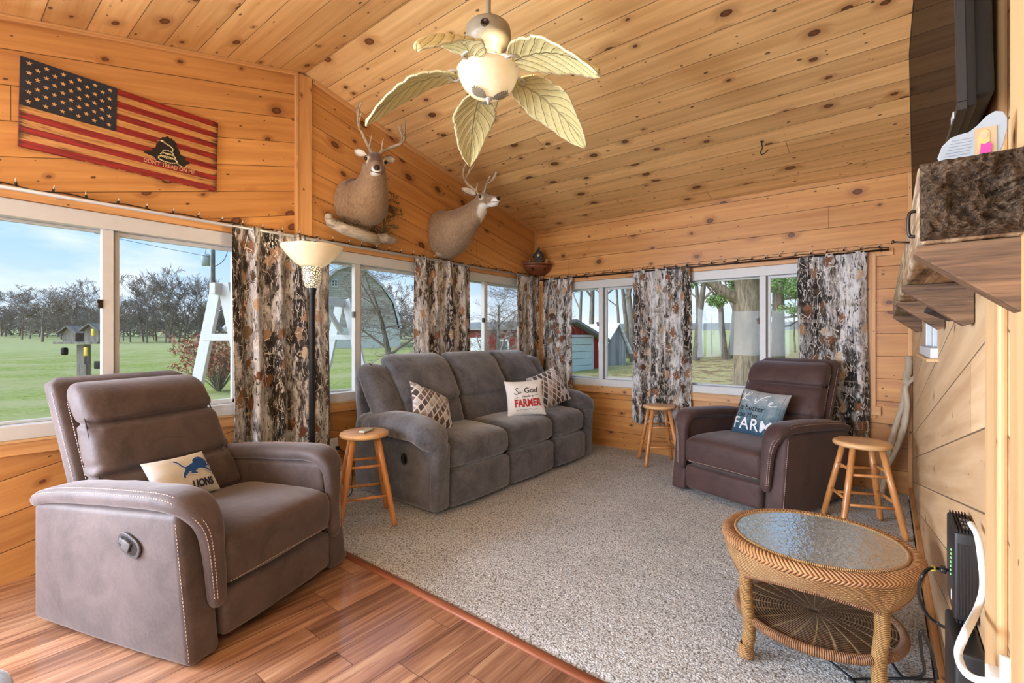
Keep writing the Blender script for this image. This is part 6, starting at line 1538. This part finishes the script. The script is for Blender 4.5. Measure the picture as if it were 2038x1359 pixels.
def pebble():
    k = T('pebbled_glass'); c = k.coord('Object'); n = k.noise(k.map(c, (60, 34, 46)), 1, 2, .5, .6); nr = k.bump(n, .35, .006)
    g = k.node('ShaderNodeBsdfGlossy', {'Roughness': .07, 'Normal': nr, 0: (.93, .97, .95, 1)}); p = k.node('ShaderNodeBsdfPrincipled', {'Base Color': (.46, .50, .48, 1), 'Roughness': .2, 'Normal': nr}); tr = k.node('ShaderNodeBsdfTransparent', {0: (.75, .82, .78, 1)})
    m1 = k.node('ShaderNodeMixShader', {0: .22}); k.t.links.new(p.outputs[0], m1.inputs[1]); k.t.links.new(tr.outputs[0], m1.inputs[2])
    fr = k.node('ShaderNodeFresnel', {'IOR': 1.6, 'Normal': nr}).outputs[0]
    m2 = k.node('ShaderNodeMixShader', {0: k.math('ADD', k.math('MULTIPLY', fr, 1.0), .30, clamp=True)}); k.t.links.new(m1.outputs[0], m2.inputs[1]); k.t.links.new(g.outputs[0], m2.inputs[2])
    o_ = k.node('ShaderNodeOutputMaterial'); k.t.links.new(m2.outputs[0], o_.inputs[0]); return k.m
part('glass_top', pebble(), tb, lambda m: m.lathe([(0, .450), (.278, .450), (.280, .453), (.280, .458), (.278, .461), (0, .461)], 96, sx=ex, sy=ey, smooth=False))
legs = [math.radians(45 + 90 * k - 20 + 1) for k in range(4)]
def apron_z(an):   # lower edge arches up between the legs
    d = min(abs(math.atan2(math.sin(an - l_), math.cos(an - l_))) for l_ in legs); return .318 + .052 * math.sin(min(1, d / (PI / 4)) * PI / 2) ** .8
def apron(a, b):
    an = 2 * PI * a; zb = apron_z(an); z = .432 + (zb - .432) * b; r = .318 - .016 * b + .010 * math.sin(PI * b); return (r * math.cos(an) * ex, r * math.sin(an) * ey, z)
part('apron', m_wick, tb, lambda m: m.grid(apron, 128, 12, cu=True, uvf=lambda a, b: (a * 2 * PI * .31, b * .11), flip=True), solid=.010)
part('apron_edge', m_wdark, tb, lambda m: m.tube([((.303) * math.cos(2 * PI * i / 128) * ex, (.303) * math.sin(2 * PI * i / 128) * ey, apron_z(2 * PI * i / 128)) for i in range(128)], .008, 8, closed=True))
for l_ in legs:
    c_, s_ = math.cos(l_), math.sin(l_)
    part('leg', m_wrap, tb, lambda m: m.tube(spline([(.292 * c_ * ex, .292 * s_ * ey, .345), (.293 * c_ * ex, .293 * s_ * ey, .25), (.280 * c_ * ex, .280 * s_ * ey, .14), (.285 * c_ * ex, .285 * s_ * ey, .05), (.297 * c_ * ex, .297 * s_ * ey, .0)], 8), [.0235] * 24 + [.021] * 9, 14))
    part('foot', m_wick, tb, lambda m: m.lathe([(.018, .0), (.027, .002), (.030, .02), (.027, .042), (.0215, .055)], 18, M=TR((.294 * c_ * ex, .294 * s_ * ey, 0))))
def shelf_mat():
    k = T('radial_cane'); u, v, _ = k.sep(k.coord('UV')); ph = k.math('SUBTRACT', k.math('MULTIPLY', v, 95), k.math('MULTIPLY', u, 10.0)); h = k.math('ABSOLUTE', k.math('SINE', k.math('MULTIPLY', ph, PI))); sect = k.math('FRACT', k.math('ADD', k.math('MULTIPLY', u, 22), k.math('MULTIPLY', v, 2.0))); sm = k.rng(k.math('ABSOLUTE', k.math('SUBTRACT', sect, .5)), .5, .38)
    n = k.noise(k.comb(k.math('MULTIPLY', u, 22), k.math('MULTIPLY', v, 8), 0), 1, 2)
    col = k.mix(k.rng(n, .3, .7), srgb(206, 166, 118), srgb(244, 216, 172)); col = k.mix(k.math('MULTIPLY', k.math('SUBTRACT', 1, k.math('MULTIPLY', k.rng(h, 0, .5), sm)), .42), tuple(c * .3 for c in srgb(150, 106, 66)), col)
    return k.done(col, .55, nrm=k.bump(k.math('MULTIPLY', h, sm), .8, .006))
part('lower_shelf', shelf_mat(), tb, lambda m: m.grid(lambda a, b: ((.006 + .262 * b) * math.cos(2 * PI * a) * ex, (.006 + .262 * b) * math.sin(2 * PI * a) * ey, .150 + .008 * math.cos(b * 2)), 96, 14, cu=True, uvf=lambda a, b: (a, b * .27)), solid=.010)
part('shelf_rim', m_wdark, tb, lambda m: m.grid(lambda a, b: ((.272 + .016 * math.cos(2 * PI * b)) * math.cos(2 * PI * a) * ex, (.272 + .016 * math.cos(2 * PI * b)) * math.sin(2 * PI * a) * ey, .148 + .018 * math.sin(2 * PI * b)), 96, 12, cu=True, cv=True, uvf=lambda a, b: (a * 2 * PI * .27, b)))

# ------------------------------------------------------------------ router, black box and cables by the right wall
rt = thing('router', 'black finned router fixed to the right wall with green lights', 'router', (.146, 1.585, .722))
part('case', m_black, rt, lambda m: m.rcube((0, 0, 0), (.0215, .084, .103), .006, 5))
for z in (.105, -.105): part('cooling_fins', m_black_matte, rt, lambda m: [m.box((-.016 + .0056 * i, 0, z), (.0022, .160, .008)) for i in range(6)])
part('vent_slots', m_char, rt, lambda m: [m.box((-.014 + .0052 * i, -.0845, -.005), (.0026, .002, .165)) for i in range(5)])
part('indicator_light', T('green_indicator').done((.05, .4, .08), .4, emit=(.25, 1, .2), est=2.0), rt, lambda m: [m.box((-.0222, -.03 + .002 * i, .042 - .0105 * i), (.001, .007, .0028)) for i in range(7)])
part('label', m_white, rt, lambda m: m.box((-.0222, -.038, -.062), (.001, .010, .022)))
part('port', plain('grey_port', srgb(120, 122, 126), .4), rt, lambda m: [m.box((.004 + .0, -.05 + .03 * i, .106), (.016, .016, .006)) for i in range(3)])
ub = thing('power_unit', 'black power unit on the right wall just below the router', 'power unit', (.142, 1.50, .475))
part('case', m_black, ub, lambda m: m.rcube((0, 0, 0), (.026, .105, .125), .008, 6)); part('front_panel', m_black_matte, ub, lambda m: m.rcube((.0, -.105, -.03), (.018, .003, .05), .003, 4))
part('status_light', m_white, ub, lambda m: [m.rcube((-.004, -.109, -.075 - .022 * i), (.004, .001, .003), .001, 3) for i in range(2)])
wc = thing('white_cable', 'thick white cable running from the router down to a white plug', 'cable')
def W3(u, v, X): return onX(u, v, X)
part('cable', m_white, wc, lambda m: m.tube(spline([W3(1932, 1042, .150), W3(1945, 1065, .154), W3(1953, 1110, .155), W3(1957, 1170, .155), W3(1944, 1215, .142), W3(1920, 1262, .106), W3(1907, 1300, .103), W3(1920, 1336, .105), W3(1950, 1354, .122), W3(1985, 1356, .140)], 8), .0062, 10))
part('plug', m_white, wc, lambda m: m.rcube(W3(1985, 1352, .142), (.012, .022, .012), .004, 5)); part('plug_fin', m_white, wc, lambda m: m.rcube(W3(2004, 1335, .146), (.008, .006, .022), .003, 4))
bc1 = thing('black_cable', 'black cable looping out of the router side towards the carpet', 'cable')
part('cable', m_black, bc1, lambda m: m.tube(spline([W3(1884, 1134, .120), W3(1866, 1131, .105), W3(1848, 1132, .085), W3(1834, 1150, .070), W3(1829, 1185, .068), W3(1845, 1222, .085), W3(1870, 1243, .110), W3(1890, 1252, .125)], 8), .0042, 8))
part('plug', m_black, bc1, lambda m: m.rcube(W3(1877, 1133, .114), (.006, .014, .006), .003, 4)); part('yellow_tag', m_yellow, bc1, lambda m: m.rcube(W3(1857, 1131, .095), (.005, .005, .006), .002, 3))
def floor_pts(L): 
    out = []
    for u, v, z in L:
        k = (u - 1019.) / FP; d = (HC - z) / ((v - 671.) / FP); out.append(Vector((d * (-SW + CW * k), d * (CW + SW * k), z)))
    return out
bc2 = thing('black_cable', 'stiff black cable standing up in a narrow loop beside the wicker table', 'cable')
part('cable', m_black, bc2, lambda m: m.tube(spline(floor_pts([(1690, 1352, .02), (1760, 1350, .03), (1834, 1345, .12), (1834, 1300, .24), (1831, 1262, .32), (1838, 1260, .33), (1855, 1300, .25), (1866, 1350, .16)]), 8), .0048, 8))
bc3 = thing('black_cable', 'black cable lying across the carpet under the wicker table', 'cable')
part('cable', m_black, bc3, lambda m: m.tube(spline(floor_pts([(1640, 1305, .02), (1668, 1328, .022), (1700, 1356, .022), (1720, 1400, .022)]), 8), .0042, 8))
bc4 = thing('black_cable', 'black cable lying along the carpet in front of the power unit', 'cable')
part('cable', m_black, bc4, lambda m: m.tube(spline(floor_pts([(1775, 1318, .022), (1800, 1348, .022), (1850, 1352, .03), (1900, 1358, .05), (1940, 1372, .06)]), 8), .0048, 8))

# grey footstool cut by the lower left corner of the view
ft = thing('footstool', 'grey upholstered footstool at the lower left corner of the photo', 'footstool', (-1.93, .02, .002))
part('cushion', m_chenille, ft, lambda m: m.rcube((-.02, -.05, .19), (.20, .20, .10), .07, 12)); part('skirt', m_chenille, ft, lambda m: m.rcube((-.02, -.05, .06), (.185, .185, .055), .03, 8))
